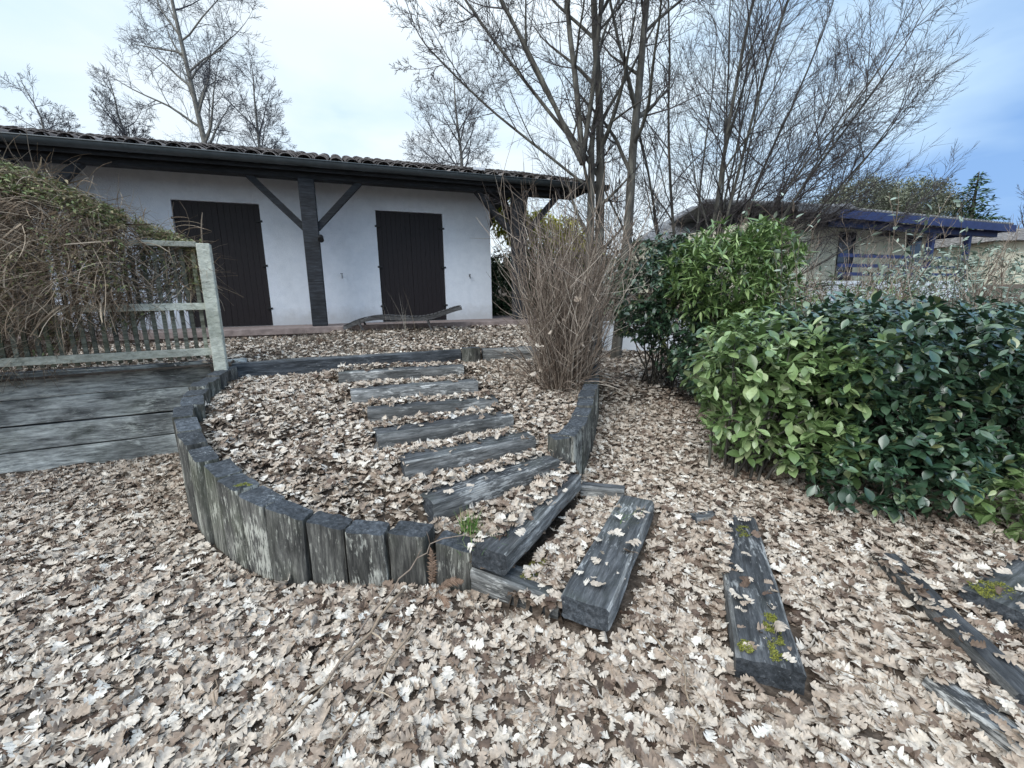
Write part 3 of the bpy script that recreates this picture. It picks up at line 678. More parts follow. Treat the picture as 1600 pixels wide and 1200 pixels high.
# beam, columns, braces
YC = -.80; ZG = 3.745
XE = 1.66
mb = MB(); mb.quadbox([(XL, YC-.10, 3.62), (1.15, YC-.10, 3.62), (1.15, YC+.10, 3.62), (XL, YC+.10, 3.62), (XL, YC-.10, 3.78), (1.45, YC-.10, 3.78), (1.45, YC+.10, 3.78), (XL, YC+.10, 3.78)])
hb('eave_beam', mb, M['beam'], .006)
for xc in (-3.953, -.10, -7.80, -11.65):
    mb = MB(); mb.box(xc-.125, xc+.125, YC-.125, YC+.125, ZB+.002, 3.619); col = hb('column', mb, M['beam'], .012)
    for s_ in (-1, 1):
        b = MB(); b.bar((xc+s_*.10, YC, 2.84), (xc+s_*.86, YC, 3.64), .10, .13, up=(0, 1, 0)); hb('brace', b, M['beam'], .005)
mb = MB(); b0 = (-.10, YC+.12, 2.86); mb.bar(b0, (-.10, -.0, 3.62), .11, .12, up=(1, 0, 0)); mb.bar((-.10, YC-.12, 3.1), (-.10, YC-.42, 3.60), .1, .1, up=(1, 0, 0)); hb('brace', mb, M['beam'], .005)
mb = MB(); mb.box(-.20, -.0, -1.0, 7.5, 3.782, 3.83); hb('cross_beam', mb, M['beam'], .005)
mb = MB(); mb.tube([Vector((-3.80, -.96, 2.70)), Vector((-3.80, -1.0, 2.66)), Vector((-3.80, -1.06, 2.62))], [.03, .045, .05], 10); hb('spot_lamp', mb, M['metal'])
# roof
SL = math.tan(math.radians(17)); YE = -1.03; ZE = 3.86
def roof_z(y): return ZE+(y-YE)*SL
mb = MB()
mb.quadbox([(XL-.2, YE+.02, ZE-.055), (XE-.02, YE+.02, ZE-.055), (XE-.02, 3.2, roof_z(3.2)-.06), (XL-.2, 3.2, roof_z(3.2)-.06),
            (XL-.2, YE+.02, ZE-.03), (XE-.02, YE+.02, ZE-.03), (XE-.02, 3.2, roof_z(3.2)-.035), (XL-.2, 3.2, roof_z(3.2)-.035)])
mb.quadbox([(XL-.2, 3.201, roof_z(3.2)-.06), (XE-.02, 3.201, roof_z(3.2)-.06), (XE-.02, 7.6, roof_z(-1.2)), (XL-.2, 7.6, roof_z(-1.2)),
            (XL-.2, 3.201, roof_z(3.2)-.035), (XE-.02, 3.201, roof_z(3.2)-.035), (XE-.02, 7.6, roof_z(-1.2)+.03), (XL-.2, 7.6, roof_z(-1.2)+.03)])
hb('soffit', mb, M['beam'])
mb = MB()
for i in range(24):
    x = XL+.3+i*.61
    if x < XE-.1: mb.bar((x, YE+.06, ZE-.10), (x, 3.1, roof_z(3.1)-.14), .07, .085)
hb('rafters', mb, M['beam'])
# canal tiles: rows of overlapping half barrels
mb = MB(); pitch = .25; rows = 13; rl = .34; nx = int((XE-XL)/pitch)
for r_ in range(rows):
    for i in range(nx+1):
        x = XE-.10-i*pitch+rnd.uniform(-.01, .01); 
        if r_ > 6 and x < -6: continue
        y0 = YE-.05+r_*rl+rnd.uniform(-.025, .025); y1 = y0+rl+.09
        za = roof_z(y0)+.028+rnd.uniform(-.006, .006); zb = roof_z(y1)-.008; ra, rb = .108, .09
        b = len(mb.v); K = 7
        for (yy, zz, R_) in ((y0, za, ra), (y1, zb, rb)):
            for j in range(K):
                a = math.pi*j/(K-1); mb.v.append((x+math.cos(a)*R_, yy, zz+math.sin(a)*R_*.66))
            for j in range(K):
                a = math.pi*j/(K-1); mb.v.append((x+math.cos(a)*(R_-.014), yy, zz+math.sin(a)*(R_-.014)*.66))
        for j in range(K-1):
            mb.f.append((b+j, b+j+1, b+2*K+j+1, b+2*K+j)); mb.m.append(0)
            mb.f.append((b+K+j+1, b+K+j, b+3*K+j, b+3*K+j+1)); mb.m.append(0)
            mb.f.append((b+j+1, b+j, b+K+j, b+K+j+1)); mb.m.append(0)
        # channel tile between
        xc = x-pitch/2; b = len(mb.v); K = 5
        for (yy, zz, R_) in ((y0-.02, za+.035, .10), (y1, zb+.035, .11)):
            for j in range(K):
                a = math.pi+math.pi*j/(K-1); mb.v.append((xc+math.cos(a)*R_, yy, zz+math.sin(a)*R_*.6))
        for j in range(K-1): mb.f.append((b+j, b+K+j, b+K+j+1, b+j+1)); mb.m.append(0)
hb('roof_tiles', mb, M['rooftile'], smooth=True)
# fascia and gutter
mb = MB(); mb.box(XL-.2, XE-.02, YE+.0, YE+.018, ZE-.16, ZE-.03); mb.bar((XE-.03, YE, ZE-.08), (XE-.03, 3.2, roof_z(3.2)-.08), .03, .14); hb('fascia', mb, M['beam'])
mb = MB(); K = 11; b = 0; Rg = .085; yg = YE-.092; zg = ZG+.088
secs = [XL-.2]+[XE+.11-1.6*i for i in range(9, -1, -1)]
secs = sorted(set(round(s, 3) for s in secs))
for X in secs:
    for R_ in (Rg, Rg-.006):
        for j in range(K):
            a = math.pi+math.pi*j/(K-1); mb.v.append((X, yg+math.cos(a)*R_, zg+math.sin(a)*R_*1.0))
for i in range(len(secs)-1):
    o_ = i*2*K
    for j in range(K-1):
        mb.f.append((o_+j, o_+j+1, o_+2*K+j+1, o_+2*K+j)); mb.m.append(0)
        mb.f.append((o_+K+j+1, o_+K+j, o_+3*K+j, o_+3*K+j+1)); mb.m.append(0)
for o_ in (0, (len(secs)-1)*2*K):
    mb.f.append(tuple(o_+j for j in range(K))); mb.m.append(0)
mb.tube([Vector((XL-.2, yg-Rg, zg+.002)), Vector((XE+.11, yg-Rg, zg+.002))], [.011, .011], 6)
for X in secs[1:]: # joint collars
    for dx in (-.03, .03):
        pass
    b = len(mb.v)
    for xx in (X-.022, X+.022):
        for j in range(K):
            a = math.pi+math.pi*j/(K-1); mb.v.append((xx, yg+math.cos(a)*(Rg+.005), zg+math.sin(a)*(Rg+.005)))
    if X < XE:
        for j in range(K-1): mb.f.append((b+j, b+j+1, b+K+j+1, b+K+j)); mb.m.append(0)
hb('gutter', mb, M['gutter'], smooth=True)

# curved slatted lounger on the deck edge
def house_pt(x, y, z): return HM @ Vector((x, y, z))
root = empty('curved_lounger', (-1.9, 7.45, 1.10), 'low curved dark slatted sun lounger before the right shutters', 'lounger')
prof = [(0, .03), (.12, .10), (.30, .17), (.5, .205), (.75, .205), (1.0, .18), (1.25, .165), (1.5, .20), (1.72, .27), (1.95, .345), (2.05, .36)]
a = Vector((-2.83, 7.35, 1.115)); dv = Vector((1, .18, 0)).normalized(); nv = Vector((-dv.y, dv.x, 0))
xs_ = np.linspace(0, 2.0, 30); zs_ = np.interp(xs_, [p[0] for p in prof], [p[1] for p in prof])
zs_ = np.convolve(np.pad(zs_, 2, 'edge'), [.1, .2, .4, .2, .1], 'valid')
for off in (0, .52):
    mb = MB()
    for i in range(29):
        mb.bar(a+dv*xs_[i]+nv*off+Vector((0, 0, zs_[i]-.02)), a+dv*(xs_[i+1]+.004)+nv*off+Vector((0, 0, zs_[i+1]-.02)), .035, .06)
    mb.build('side_rail', M['chaise'], root, mw=Matrix.Identity(4))
mb = MB()
for i in range(29):
    p = a+dv*(xs_[i]+.03)+Vector((0, 0, (zs_[i]+zs_[min(i+1, 29)])/2+.022)); t = math.atan2(zs_[i+1]-zs_[i], xs_[i+1]-xs_[i])
    mb.bar(p-nv*.02, p+nv*.56, .055, .014, up=(-dv.x*math.sin(t), -dv.y*math.sin(t), math.cos(t)))
mb.build('slats', M['chaise'], root, mw=Matrix.Identity(4))
for s_ in (.28, 1.42):
    mb = MB()
    for off in (.0, .52):
        mb = MB(); p = a+dv*s_+nv*off; mb.bar(p+dv*.05+Vector((0, 0, -.05)), p-dv*.04+Vector((0, 0, .16)), .03, .05, up=nv)
        mb.build('foot', M['chaise'], root, mw=Matrix.Identity(4))

# ------------------------------------------------------------------ trees
def grow_tree(seed, stems, depth, len0, mbT, mbB, twig_r=.004, nchild=(5, 7), ang=(.5, .9), shrink=.62, tropism=.05, wob=.09, thresh=.02, segs=9, firstt=.3, n0=None, end0=.35, wob0=None, shrink1=None, rk=.55):
    r_ = random.Random(seed); stack = []
    for (p, d, L0, r0) in stems: stack.append((Vector(p), Vector(d).normalized(), L0, r0, 0))
    while stack:
        p, d, L, r, lv = stack.pop()
        ns = max(3, segs-lv*2); pts = [p.copy()]; rad = [r]; dirs = [d.copy()]
        tr = Vector((0, 0, 1))*(tropism if lv else tropism*.4); end = end0 if lv == 0 else .25
        wb = wob0 if (lv == 0 and wob0) else wob
        for i in range(ns):
            d = (d+Vector((r_.gauss(0, wb), r_.gauss(0, wb), r_.gauss(0, wb*.7)))+tr).normalized()
            pts.append(pts[-1]+d*L/ns); rad.append(max(twig_r*.5, r*(1-(1-end)*(i+1)/ns))); dirs.append(d.copy())
        big = r > thresh
        (mbT if big else mbB).tube(pts, rad, 7 if r > .05 else (5 if r > .02 else 3), cap=False)
        if lv < depth:
            nc = n0 if (n0 and lv == 0) else r_.randint(*nchild)
            for c in range(nc):
                t = firstt+(1-firstt)*(c+r_.random())/nc if lv == 0 else .15+.83*(c+r_.random())/nc
                k = min(ns-1, int(t*ns)); f = t*ns-k; q = pts[k].lerp(pts[k+1], min(1, f))
                dd = dirs[k]; ax = dd.orthogonal().normalized(); ax.rotate(Matrix.Rotation(r_.uniform(0, 6.283), 3, dd).to_quaternion())
                nd = dd.copy(); nd.rotate(Matrix.Rotation(r_.uniform(*ang), 3, ax).to_quaternion())
                rr_ = rad[k]+(rad[k+1]-rad[k])*f
                cl = L*(shrink1 if (shrink1 and lv) else shrink)*r_.uniform(.65, 1.15)*(1.05-.45*t if lv == 0 else 1-.3*t)
                stack.append((q, nd, cl, max(twig_r, min(rr_*.62, r*rk)*r_.uniform(.8, 1)), lv+1))
            if lv < depth:      # leader
                stack.append((pts[-1], dirs[-1], L*shrink*.8, max(twig_r, rad[-1]), lv+1))
def tree(name, label, cat, base, stems, group=None, mt='bark', mb_='twig', **kw):
    root = empty(name, base, label, cat, group); a, b = MB(), MB()
    grow_tree(stems=stems, mbT=a, mbB=b, **kw)
    I = Matrix.Identity(4)
    if a.v: a.build('trunk', M[mt], root, smooth=True, mw=I)
    if b.v: b.build('crown', M[mb_], root, mw=I)
    return root
def stem_to(base, target, L=None, r=.1):
    b = Vector(base); t = Vector(target); d = t-b; return (b, d, L or d.length, r)

# three grey trunks behind the bare shrub
gz = float(g_low(1.6, 8.3))
for i, (bx, by, tgt, r, sd, n0, lab) in enumerate([
        (1.55, 8.2, (1.30, 8.2, 4.0), .10, 21, 12, 'leftmost grey bare tree behind the shrub, forking just above the gutter'),
        (1.70, 8.6, (1.62, 8.5, 5.0), .11, 22, 12, 'middle bare tree of the three behind the shrub, straight slim trunk'),
        (1.98, 8.2, (2.52, 8.2, 6.0), .105, 27, 12, 'right bare tree behind the shrub with dark trunk leaning right')]):
    b = Vector((bx, by, gz-.1)); d = Vector(tgt)-b
    st = [(b, d, 8.5, r)]
    if i == 0:   # fork above the gutter
        f = b+d*.97; st = [(b, d, d.length, r), (f, Vector((-.10, .1, 1)), 5, .055), (f, Vector((-.50, .1, 1)), 5, .045), (f, Vector((.12, -.1, 1)), 5, .045), (f+Vector((0, 0, -.3)), Vector((-1, 0, .75)), 3.4, .025), (f+Vector((0, 0, .2)), Vector((-.8, .3, 1)), 4.2, .035)]
    tree('bare_tree', lab, 'tree', (bx, by, gz), st, 'bare trees behind the shrub', seed=sd, depth=4, nchild=(5, 6), n0=n0 if i else 6,
         len0=1, ang=(.5, 1.05), shrink=.38 if i else .44, shrink1=.54, tropism=.045, wob=.07, wob0=.022, firstt=.36 if i else .3, twig_r=.0045, thresh=.02, end0=.3 if i else .6)
# fan-shaped multi-stem tree on the right
gz = float(g_low(4.6, 10))
cx, cy = 4.25, 10.2
stems = []; r_ = random.Random(9)
for (dx, dz, L, r, b) in [(-1.3, 4.6, 6.6, .045, -.35), (-.55, 5, 7.4, .055, -.25), (.05, 5, 7.9, .07, 0), (.7, 5, 7.8, .055, .1), (1.5, 4.6, 7.4, .055, .2), (2.3, 4.2, 7.0, .055, .3), (3.0, 3.5, 6.3, .05, .35), (3.3, 2.6, 5.5, .045, .4), (-2.2, 3.4, 5.2, .04, -.4), (.9, 5, 6.6, .045, -.1), (1.9, 4.6, 6.8, .045, .0), (2.8, 3.9, 6.4, .045, .1), (-1.0, 2.6, 3.6, .035, -.3), (1.1, 5, 7.2, .045, .2), (2.5, 4.4, 7.0, .04, .25), (3.1, 3.7, 6.6, .04, .3), (2.0, 3.5, 6.6, .035, .2), (1.3, 4.2, 6.8, .035, .15), (-3, 1.9, 4.2, .028, -.3), (-2.6, 2.6, 4.6, .028, -.3), (.3, 5, 7.4, .045, .1), (1.7, 4.0, 6.8, .04, .1)]:
    stems.append((Vector((cx+b, cy+r_.uniform(-.2, .2), gz+.2)), Vector((dx, r_.uniform(-1.3, 1.2), dz)), L*(.80 if dx > 2.4 else .9 if dx > 1.4 else 1), r*.8))
tree('spreading_tree', 'large multi-stemmed bare tree fanning out to the right above the bushes', 'tree', (cx, cy, gz), stems, seed=31, depth=3, nchild=(7, 9), n0=13, len0=1,
     ang=(.3, .92), shrink=.37, shrink1=.52, tropism=.008, wob=.08, wob0=.035, firstt=.26, twig_r=.0037, thresh=.02)
# trees over the roof
for (X, Y, L, r, n0, sh, ft, tw, sd, dx, lab) in [
        (-1.35, 15, 6.9, .11, 11, .36, .66, .0070, 44, .01, 'bare tree rising over the middle of the roof, left of the three trunks'),
        (-11.6, 19, 12.3, .17, 16, .30, .52, .0085, 53, -.02, 'tall pale bare tree over the roof at left with a long straight leader'),
        (-10.1, 18.5, 8.2, .13, 8, .30, .76, .0085, 57, .0, 'smaller bare tree over the roof just right of the tall pale one'),
        (-14.8, 19, 8.3, .12, 8, .22, .84, .0085, 61, .0, 'low bare crown over the roof between the tall pale tree and the left edge'),
        (-18.7, 19, 8.3, .12, 8, .22, .84, .0085, 67, 0, 'leftmost low bare crown peeping over the roof')]:
    tree('bare_tree', lab, 'tree', (X, Y, 0), [(Vector((X, Y, .3)), Vector((dx, 0, 1)), L, r)], 'bare trees beyond the bungalow', seed=sd, depth=4, nchild=(5, 7), n0=n0+2, len0=1,
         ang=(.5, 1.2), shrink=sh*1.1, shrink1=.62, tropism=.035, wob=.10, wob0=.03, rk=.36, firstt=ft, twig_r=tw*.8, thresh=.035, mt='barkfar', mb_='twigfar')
# far right bare trees
for (X, Y, hgt, sd, lab) in [(27, 34, 6.5, 71, 'distant bare tree above the blue-trimmed house, right of the round evergreen'), (38.5, 34, 6.6, 72, 'distant bare tree at the far right edge of the view'), (31.5, 36, 6.5, 73, 'distant bare tree between the evergreens and the pointed conifer')]:
    gz = float(g_low(X, Y)); tree('bare_tree', lab, 'tree', (X, Y, gz), [(Vector((X, Y, gz)), Vector((0, 0, 1)), hgt, .17)], 'distant bare trees', seed=sd, depth=3, nchild=(6, 7), len0=1,
        ang=(.45, .95), shrink=.46, tropism=.04, wob=.1, firstt=.35, twig_r=.014, thresh=.06)

# ------------------------------------------------------------------ bare shrub of upright stems
gz = .55
root = empty('bare_shrub', (.52, 4.95, gz), 'dense leafless shrub of upright pale stems beside the steps', 'shrub')
mb = MB(); r_ = random.Random(8)
for k in range(235):
    a = r_.uniform(0, 6.283); q = math.sqrt(r_.random()); bx = .60+math.cos(a)*q*.27; by = 4.85+math.sin(a)*q*.36
    z0 = float(g_up(np.array([bx]), np.array([by]))[0])-.05
    hgt = r_.uniform(1.1, 1.95) if r_.random() < .7 else r_.uniform(1.9, 2.45)
    d = Vector((math.cos(a)*q*.20+r_.gauss(0, .085), math.sin(a)*q*.25+r_.gauss(0, .10), 1)).normalized()
    pts = [Vector((bx, by, z0))]; n = 8; r0 = r_.choice((.004, .005, .007, .010))
    for i in range(n):
        d = (d+Vector((r_.gauss(0, .10), r_.gauss(0, .10), .035))).normalized(); pts.append(pts[-1]+d*hgt/n)
    mb.tube(pts, [r0*(1-.75*i/n) for i in range(n+1)], 4, cap=False)
    for c in range(r_.randint(5, 9)):
        i = r_.randint(1, n-1); dd = (d+Vector((r_.gauss(0, .7), r_.gauss(0, .7), r_.gauss(.1, .4)))).normalized(); q2 = [pts[i].copy()]; L = r_.uniform(.15, .7)
        for j in range(4): dd = (dd+Vector((r_.gauss(0, .15), r_.gauss(0, .15), .06))).normalized(); q2.append(q2[-1]+dd*L/4)
        mb.tube(q2, [.003, .0028, .0024, .002, .001], 3)
for k in range(150):     # low arching side stems
    a = r_.uniform(0, 6.283); p = Vector((.52+math.cos(a)*.25, 4.85+math.sin(a)*.3, .6)); d = Vector((math.cos(a)*.8, math.sin(a)*.8, r_.uniform(.4, 2.2))).normalized(); pts = [p]
    for i in range(6): d = (d+Vector((0, 0, -.16))+Vector((r_.gauss(0, .1), r_.gauss(0, .1), 0))).normalized(); pts.append(pts[-1]+d*.11)
    mb.tube(pts, [.004, .004, .0035, .003, .0025, .002, .001], 3)
mb.build('stems', M['shrubstem'], root, mw=Matrix.Identity(4))
n = 90; pos = np.stack([rng.normal(.52, .3, n), rng.normal(4.75, .25, n), rng.uniform(.7, 1.6, n)**1.0], 1)
scatter('caught_leaves', FAR, pos, dir_mats(rng.normal(0, 1, (n, 3)), rng.uniform(0, 6, n)), rng.uniform(.05, .08, n), M['litter'], root)

# ------------------------------------------------------------------ leafy bushes
def blob_points(n, lobes, shell=.55):
    """points near the surface of a union of ellipsoids, with outward normals"""
    P, Nn = [], []
    L = np.array(lobes, float); wt = (L[:, 3]*L[:, 4]+L[:, 4]*L[:, 5]+L[:, 3]*L[:, 5]); wt /= wt.sum()
    k = rng.choice(len(L), n*2, p=wt); d = rng.normal(0, 1, (n*2, 3)); d /= np.linalg.norm(d, axis=1)[:, None]
    rad = 1-shell*rng.random(n*2)**1.8
    nz = np.array([noise.noise(Vector(v*2.2)+Vector((kk*3.1, 0, 0))) for v, kk in zip(d, k)])
    p = L[k, :3]+d*L[k, 3:]*(rad*(1+.24*nz))[:, None]
    q = (p[:, None, :]-L[None, :, :3])/L[None, :, 3:]; r = np.sqrt((q**2).sum(2)); r[np.arange(len(k)), k] = 9
    m = r.min(1) > .62; p = p[m][:n]; nn = (d/L[k, 3:])[m][:n]; nn /= np.linalg.norm(nn, axis=1)[:, None]
    return p, nn
def bush(name, label, base, lobes, nros, per, leafsize, wd, mat, upb=.5, spread=.9, stems=14, shell=.5, fold=.25, bend=.35, tip=.8, zmin=.02, cat='bush', group=None, stemr=.012, lobes_top=None, box=None):
    root = empty(name, base, label, cat, group)
    P, Nn = blob_points(nros, lobes, shell)
    if zmin is not None: m = P[:, 2] > g_low(P[:, 0], P[:, 1])+zmin; P, Nn = P[m], Nn[m]
    if box is not None: m = P[:, 2] < box; P, Nn = P[m], Nn[m]
    ax = Nn+rng.normal(0, .35, Nn.shape); ax[:, 2] += upb; ax /= np.linalg.norm(ax, axis=1)[:, None]
    # rosettes: leaves radiate round the shoot axis
    n = len(P); Pl = np.repeat(P, per, 0); A = np.repeat(ax, per, 0); N_ = n*per
    v = rng.normal(0, 1, (N_, 3)); v -= (v*A).sum(1)[:, None]*A; v /= np.linalg.norm(v, axis=1)[:, None]
    D = v*spread+A*rng.uniform(.15, .75, N_)[:, None]
    t = rng.random(N_); Pl = Pl+A*(t*leafsize*.5-leafsize*.3)[:, None]
    tm = [simple_leaf(wd*f, 7, fold, bend*g, tip) for f, g in ((1, 1), (.85, .4), (1.1, 1.5))]
    Rm = dir_mats(D, rng.normal(0, .35, N_))
    scatter('foliage', tm, Pl, Rm, rng.uniform(.45, 1.2, N_)*np.repeat(rng.uniform(.75, 1.15, n), per)*leafsize, M[mat], root)
    mb = MB(); r_ = random.Random(len(label)); L = np.array(lobes)
    for k in range(stems):
        i = r_.randrange(len(P)); tgt = Vector(P[i]); c = Vector(base)+Vector((r_.gauss(0, .12), r_.gauss(0, .12), -.05)); md = c.lerp(tgt, .45)+Vector((r_.gauss(0, .08), r_.gauss(0, .08), .12))
        mb.tube([c, c.lerp(md, .5)+Vector((0, 0, .04)), md, md.lerp(tgt, .5), tgt], [stemr, stemr*.85, stemr*.65, stemr*.45, .002], 5)
    mb.build('stems', M['bark'], root, mw=Matrix.Identity(4), smooth=True)
    return root
# light green big-leaved bush in front of the hedge
bush('broadleaf_bush', 'light green broad-leaved bush at the left end of the hedge', (1.85, 3.38, .1),
     [(1.98, 3.45, 1.02, .50, .42, .40), (2.25, 3.35, .72, .46, .40, .42), (1.85, 3.42, .62, .30, .34, .42), (2.42, 3.30, .98, .45, .42, .38), (2.30, 3.10, .40, .36, .28, .28)],
     620, 6, .125, .46, 'lightleaf', .5, .9, 26, .6, stemr=.013, zmin=.12, tip=1.35)
# dark hedge
hl = []
for i, x in enumerate(np.arange(2.65, 6.2, .42)):
    y = 3.15-(x-2.65)*.06
    jz = rng.uniform(-.05, .09)+.03*min(1, max(0, x-3.0)); jy = rng.uniform(-.08, .08); hl += [(x, y+.1+jy, 1.02+jz, .40, .60, .42), (x+.1, y-.02-jy, .57, .38, .46, .42), (x, y+.9, 1.0+jz, .42, .62, .42)]
hl += [(2.45, 2.85, .30, .36, .30, .26), (2.75, 2.78, .38, .36, .32, .30), (2.45, 3.6, .9, .4, .5, .45)]
bush('laurel_hedge', 'dark blue-green clipped hedge filling the right side', (3.4, 3.3, .12), hl, 7800, 5, .095, .50, 'hedge', .6, .95, 60, .5, cat='hedge', stemr=.016, zmin=.05, tip=1.15, bend=.2)
# yellow-green small leaves at the far right foot of the hedge
bush('broadleaf_bush', 'small yellow-green bush at the right edge under the dark hedge', (3.15, 2.35, .03),
     [(3.25, 2.52, .28, .30, .26, .26), (3.45, 2.45, .42, .25, .25, .22)], 150, 5, .09, .45, 'lightleaf', .4, .9, 4, .7, stemr=.004)
# green lance-leaved bush
bush('evergreen_bush', 'rounded fresh green bush of narrow leaves rising behind the hedge', (2.65, 5.5, .3),
     [(2.55, 5.4, 1.75, .62, .6, .62), (2.95, 5.5, 1.55, .50, .6, .68), (2.8, 5.2, 1.05, .5, .5, .5), (3.05, 5.4, 2.0, .40, .4, .42)], 1500, 8, .135, .22, 'lance', .75, .7, 26, .5, tip=.7)
# dark bush on its left
bush('evergreen_bush', 'dark glossy evergreen bush between the path and the fresh green bush', (2.1, 6.0, .35),
     [(1.85, 6.0, 1.65, .52, .6, .62), (2.2, 5.7, 1.35, .55, .5, .7), (2.35, 5.3, .85, .42, .45, .45), (1.72, 5.8, 1.28, .34, .45, .30), (2.25, 4.9, .75, .35, .4, .35), (2.3, 6.2, 2.0, .5, .5, .45)], 2000, 5, .095, .45, 'hedge', .5, .95, 26, .5)
# yellow flowering shrub and conifer screen behind the house corner
bush('flowering_shrub', 'yellow flowering shrub glimpsed under the roof corner', (1.1, 13.2, .7),
     [(.1, 13, 3.7, .55, .6, .6), (.9, 13.1, 3.3, .7, .6, .75), (1.7, 13.2, 3.1, .6, .6, .8), (2.2, 13, 2.6, .5, .5, .7)], 2600, 8, .10, .5, 'yellow', .3, .9, 16, .7, stemr=.02)
bush('conifer_screen', 'green conifer screen behind the bungalow corner', (.6, 12.2, .7),
     [(-.2, 12.2, 1.9, .7, .5, 1.0), (.7, 12.3, 2.0, .7, .5, 1.0), (1.6, 12.3, 1.8, .7, .5, 1.0), (-.3, 12.2, 1.0, .7, .5, .6)], 4200, 8, .13, .22, 'conifer', .6, .9, 10, .6, stemr=.03, cat='hedge')

# young shoots above the hedge
shoot_specs = []
r_ = random.Random(77)
for k in range(46):
    shoot_specs.append((r_.uniform(2.55, 6.0), r_.uniform(3.9, 5.2), r_.uniform(1.75, 2.5)))
base = Vector((4.0, 4.5, .25))
root = empty('young_saplings', base, 'thicket of thin young shoots with sparse grey-green leaves above the hedge', 'shrub')
mb = MB(); lp, ld = [], []
for (x, y, zt) in shoot_specs:
    z0 = float(g_low(x, y)); zt = 1.55+(zt-1.55)*(1 if x < 4.4 else .55); pts = [Vector((x, y, z0))]; d = Vector((r_.gauss(0, .08), r_.gauss(0, .08), 1)).normalized(); n = 10; L = zt-z0
    for i in range(n):
        d = (d+Vector((r_.gauss(0, .05), r_.gauss(0, .05), .02))).normalized(); pts.append(pts[-1]+d*L/n)
        if i > 3:
            for q in range(2):
                lp.append(pts[-1]+Vector((0, 0, r_.uniform(-.05, .05)))); ld.append((r_.gauss(0, 1), r_.gauss(0, 1), r_.uniform(.0, 1.4)))
    mb.tube(pts, [.006*(1-.7*i/n) for i in range(n+1)], 4)
    for c in range(3):
        i = r_.randint(4, 9); dd = Vector((r_.gauss(0, .6), r_.gauss(0, .6), 1)).normalized(); q2 = [pts[i].copy()]
        for j in range(4): dd = (dd+Vector((r_.gauss(0, .1), r_.gauss(0, .1), .05))).normalized(); q2.append(q2[-1]+dd*.09); lp.append(q2[-1].copy()); ld.append((r_.gauss(0, 1), r_.gauss(0, 1), r_.uniform(0, 1.4)))
        mb.tube(q2, [.003, .003, .0025, .002, .001], 3)
mb.build('stems', M['shrubstem'], root, mw=Matrix.Identity(4))
lp = np.array([tuple(v) for v in lp]); ld = np.array(ld)
scatter('foliage', [simple_leaf(.34, 5, .3, .3, .8)], lp, dir_mats(ld, rng.normal(0, .5, len(lp))), rng.uniform(.05, .10, len(lp)), M['glauc'], root)
# grey twiggy shrubs between hedge and neighbour's house
for i, (x, y, hh, sd, lab) in enumerate([(4.1, 7.2, 2.1, 81, 'grey twiggy bare shrub behind the fresh green bush'), (5.6, 7.6, 2.35, 82, 'grey twiggy bare shrub in front of the cream house wall'),
                                         (7.3, 8.4, 2.0, 83, 'grey twiggy bare shrub before the blue railing'), (9.4, 8.8, 2.0, 84, 'grey twiggy bare shrub at the right edge beyond the hedge'),
                                         (2.9, 9.6, 2.9, 85, 'fine bare shrub between the three trunks and the spreading tree'), (3.0, 7.4, 2.3, 86, 'low bare shrub tucked behind the dark evergreen bush')]):
    gz = float(g_low(x, y)); rq = random.Random(sd)
    st = [(Vector((x+rq.gauss(0, .25), y+rq.gauss(0, .2), gz)), Vector((rq.gauss(0, .45), rq.gauss(0, .4), 1)), hh*rq.uniform(.6, .95), .014) for _ in range(13)]
    tree('bare_shrub', lab, 'shrub', (x, y, gz), st, 'bare shrubs beyond the hedge', mt='shrubstem', mb_='shrubstem', seed=sd, depth=2, nchild=(5, 7), len0=1, ang=(.3, .9), shrink=.42, tropism=.05, wob=.12, firstt=.2, twig_r=.0035, thresh=.006)

# ------------------------------------------------------------------ neighbour's blue-trimmed house
YN = 18.0
root = empty('neighbour_house', (14.5, 19.5, 1.9), 'cream neighbouring house with blue porch posts, fascia and railing', 'house')
I4 = Matrix.Identity(4)
eL = at(1325, 326, 15.5); eR = at(1580, 357, 19.5)
ed = (eR-eL); ed.z = 0; ed.normalize(); en = Vector((-ed.y, ed.x, 0)); ze = 4.2
def nb(s, o, z): p = Vector((eL.x, eL.y, 0))+ed*s+en*o; return Vector((p.x, p.y, z))
LE = (Vector((eR.x, eR.y))-Vector((eL.x, eL.y))).length
def nbox(mb, s0, s1, o0, o1, z0, z1): mb.quadbox([nb(s0, o0, z0), nb(s1, o0, z0), nb(s1, o1, z0), nb(s0, o1, z0), nb(s0, o0, z1), nb(s1, o0, z1), nb(s1, o1, z1), nb(s0, o1, z1)])
ZF = 2.05
mb = MB(); nbox(mb, -2.4, LE*.8, 1.8, 6.5, ZF-.9, ze-.02); nbox(mb, -2.4, -.4, .9, 1.79, ZF-.9, ze-.03); mb.build('wall', M['cream'], root, mw=I4)
mb = MB(); nbox(mb, -.3, LE*.8, .15, 1.79, ZF-.9, ZF); mb.build('porch_base', M['white'], root, mw=I4)
mb = MB()
mb.quadbox([nb(-2.6, -.1, ze+.10), nb(LE, -.1, ze+.10), nb(LE, 3.8, ze+1.0), nb(-2.6, 3.8, ze+1.0), nb(-2.6, -.1, ze+.17), nb(LE, -.1, ze+.17), nb(LE, 3.8, ze+1.08), nb(-2.6, 3.8, ze+1.08)])
mb.quadbox([nb(-2.6, 3.801, ze+1.0), nb(LE, 3.801, ze+1.0), nb(LE, 7.4, ze+.1), nb(-2.6, 7.4, ze+.1), nb(-2.6, 3.801, ze+1.08), nb(LE, 3.801, ze+1.08), nb(LE, 7.4, ze+.18), nb(-2.6, 7.4, ze+.18)])
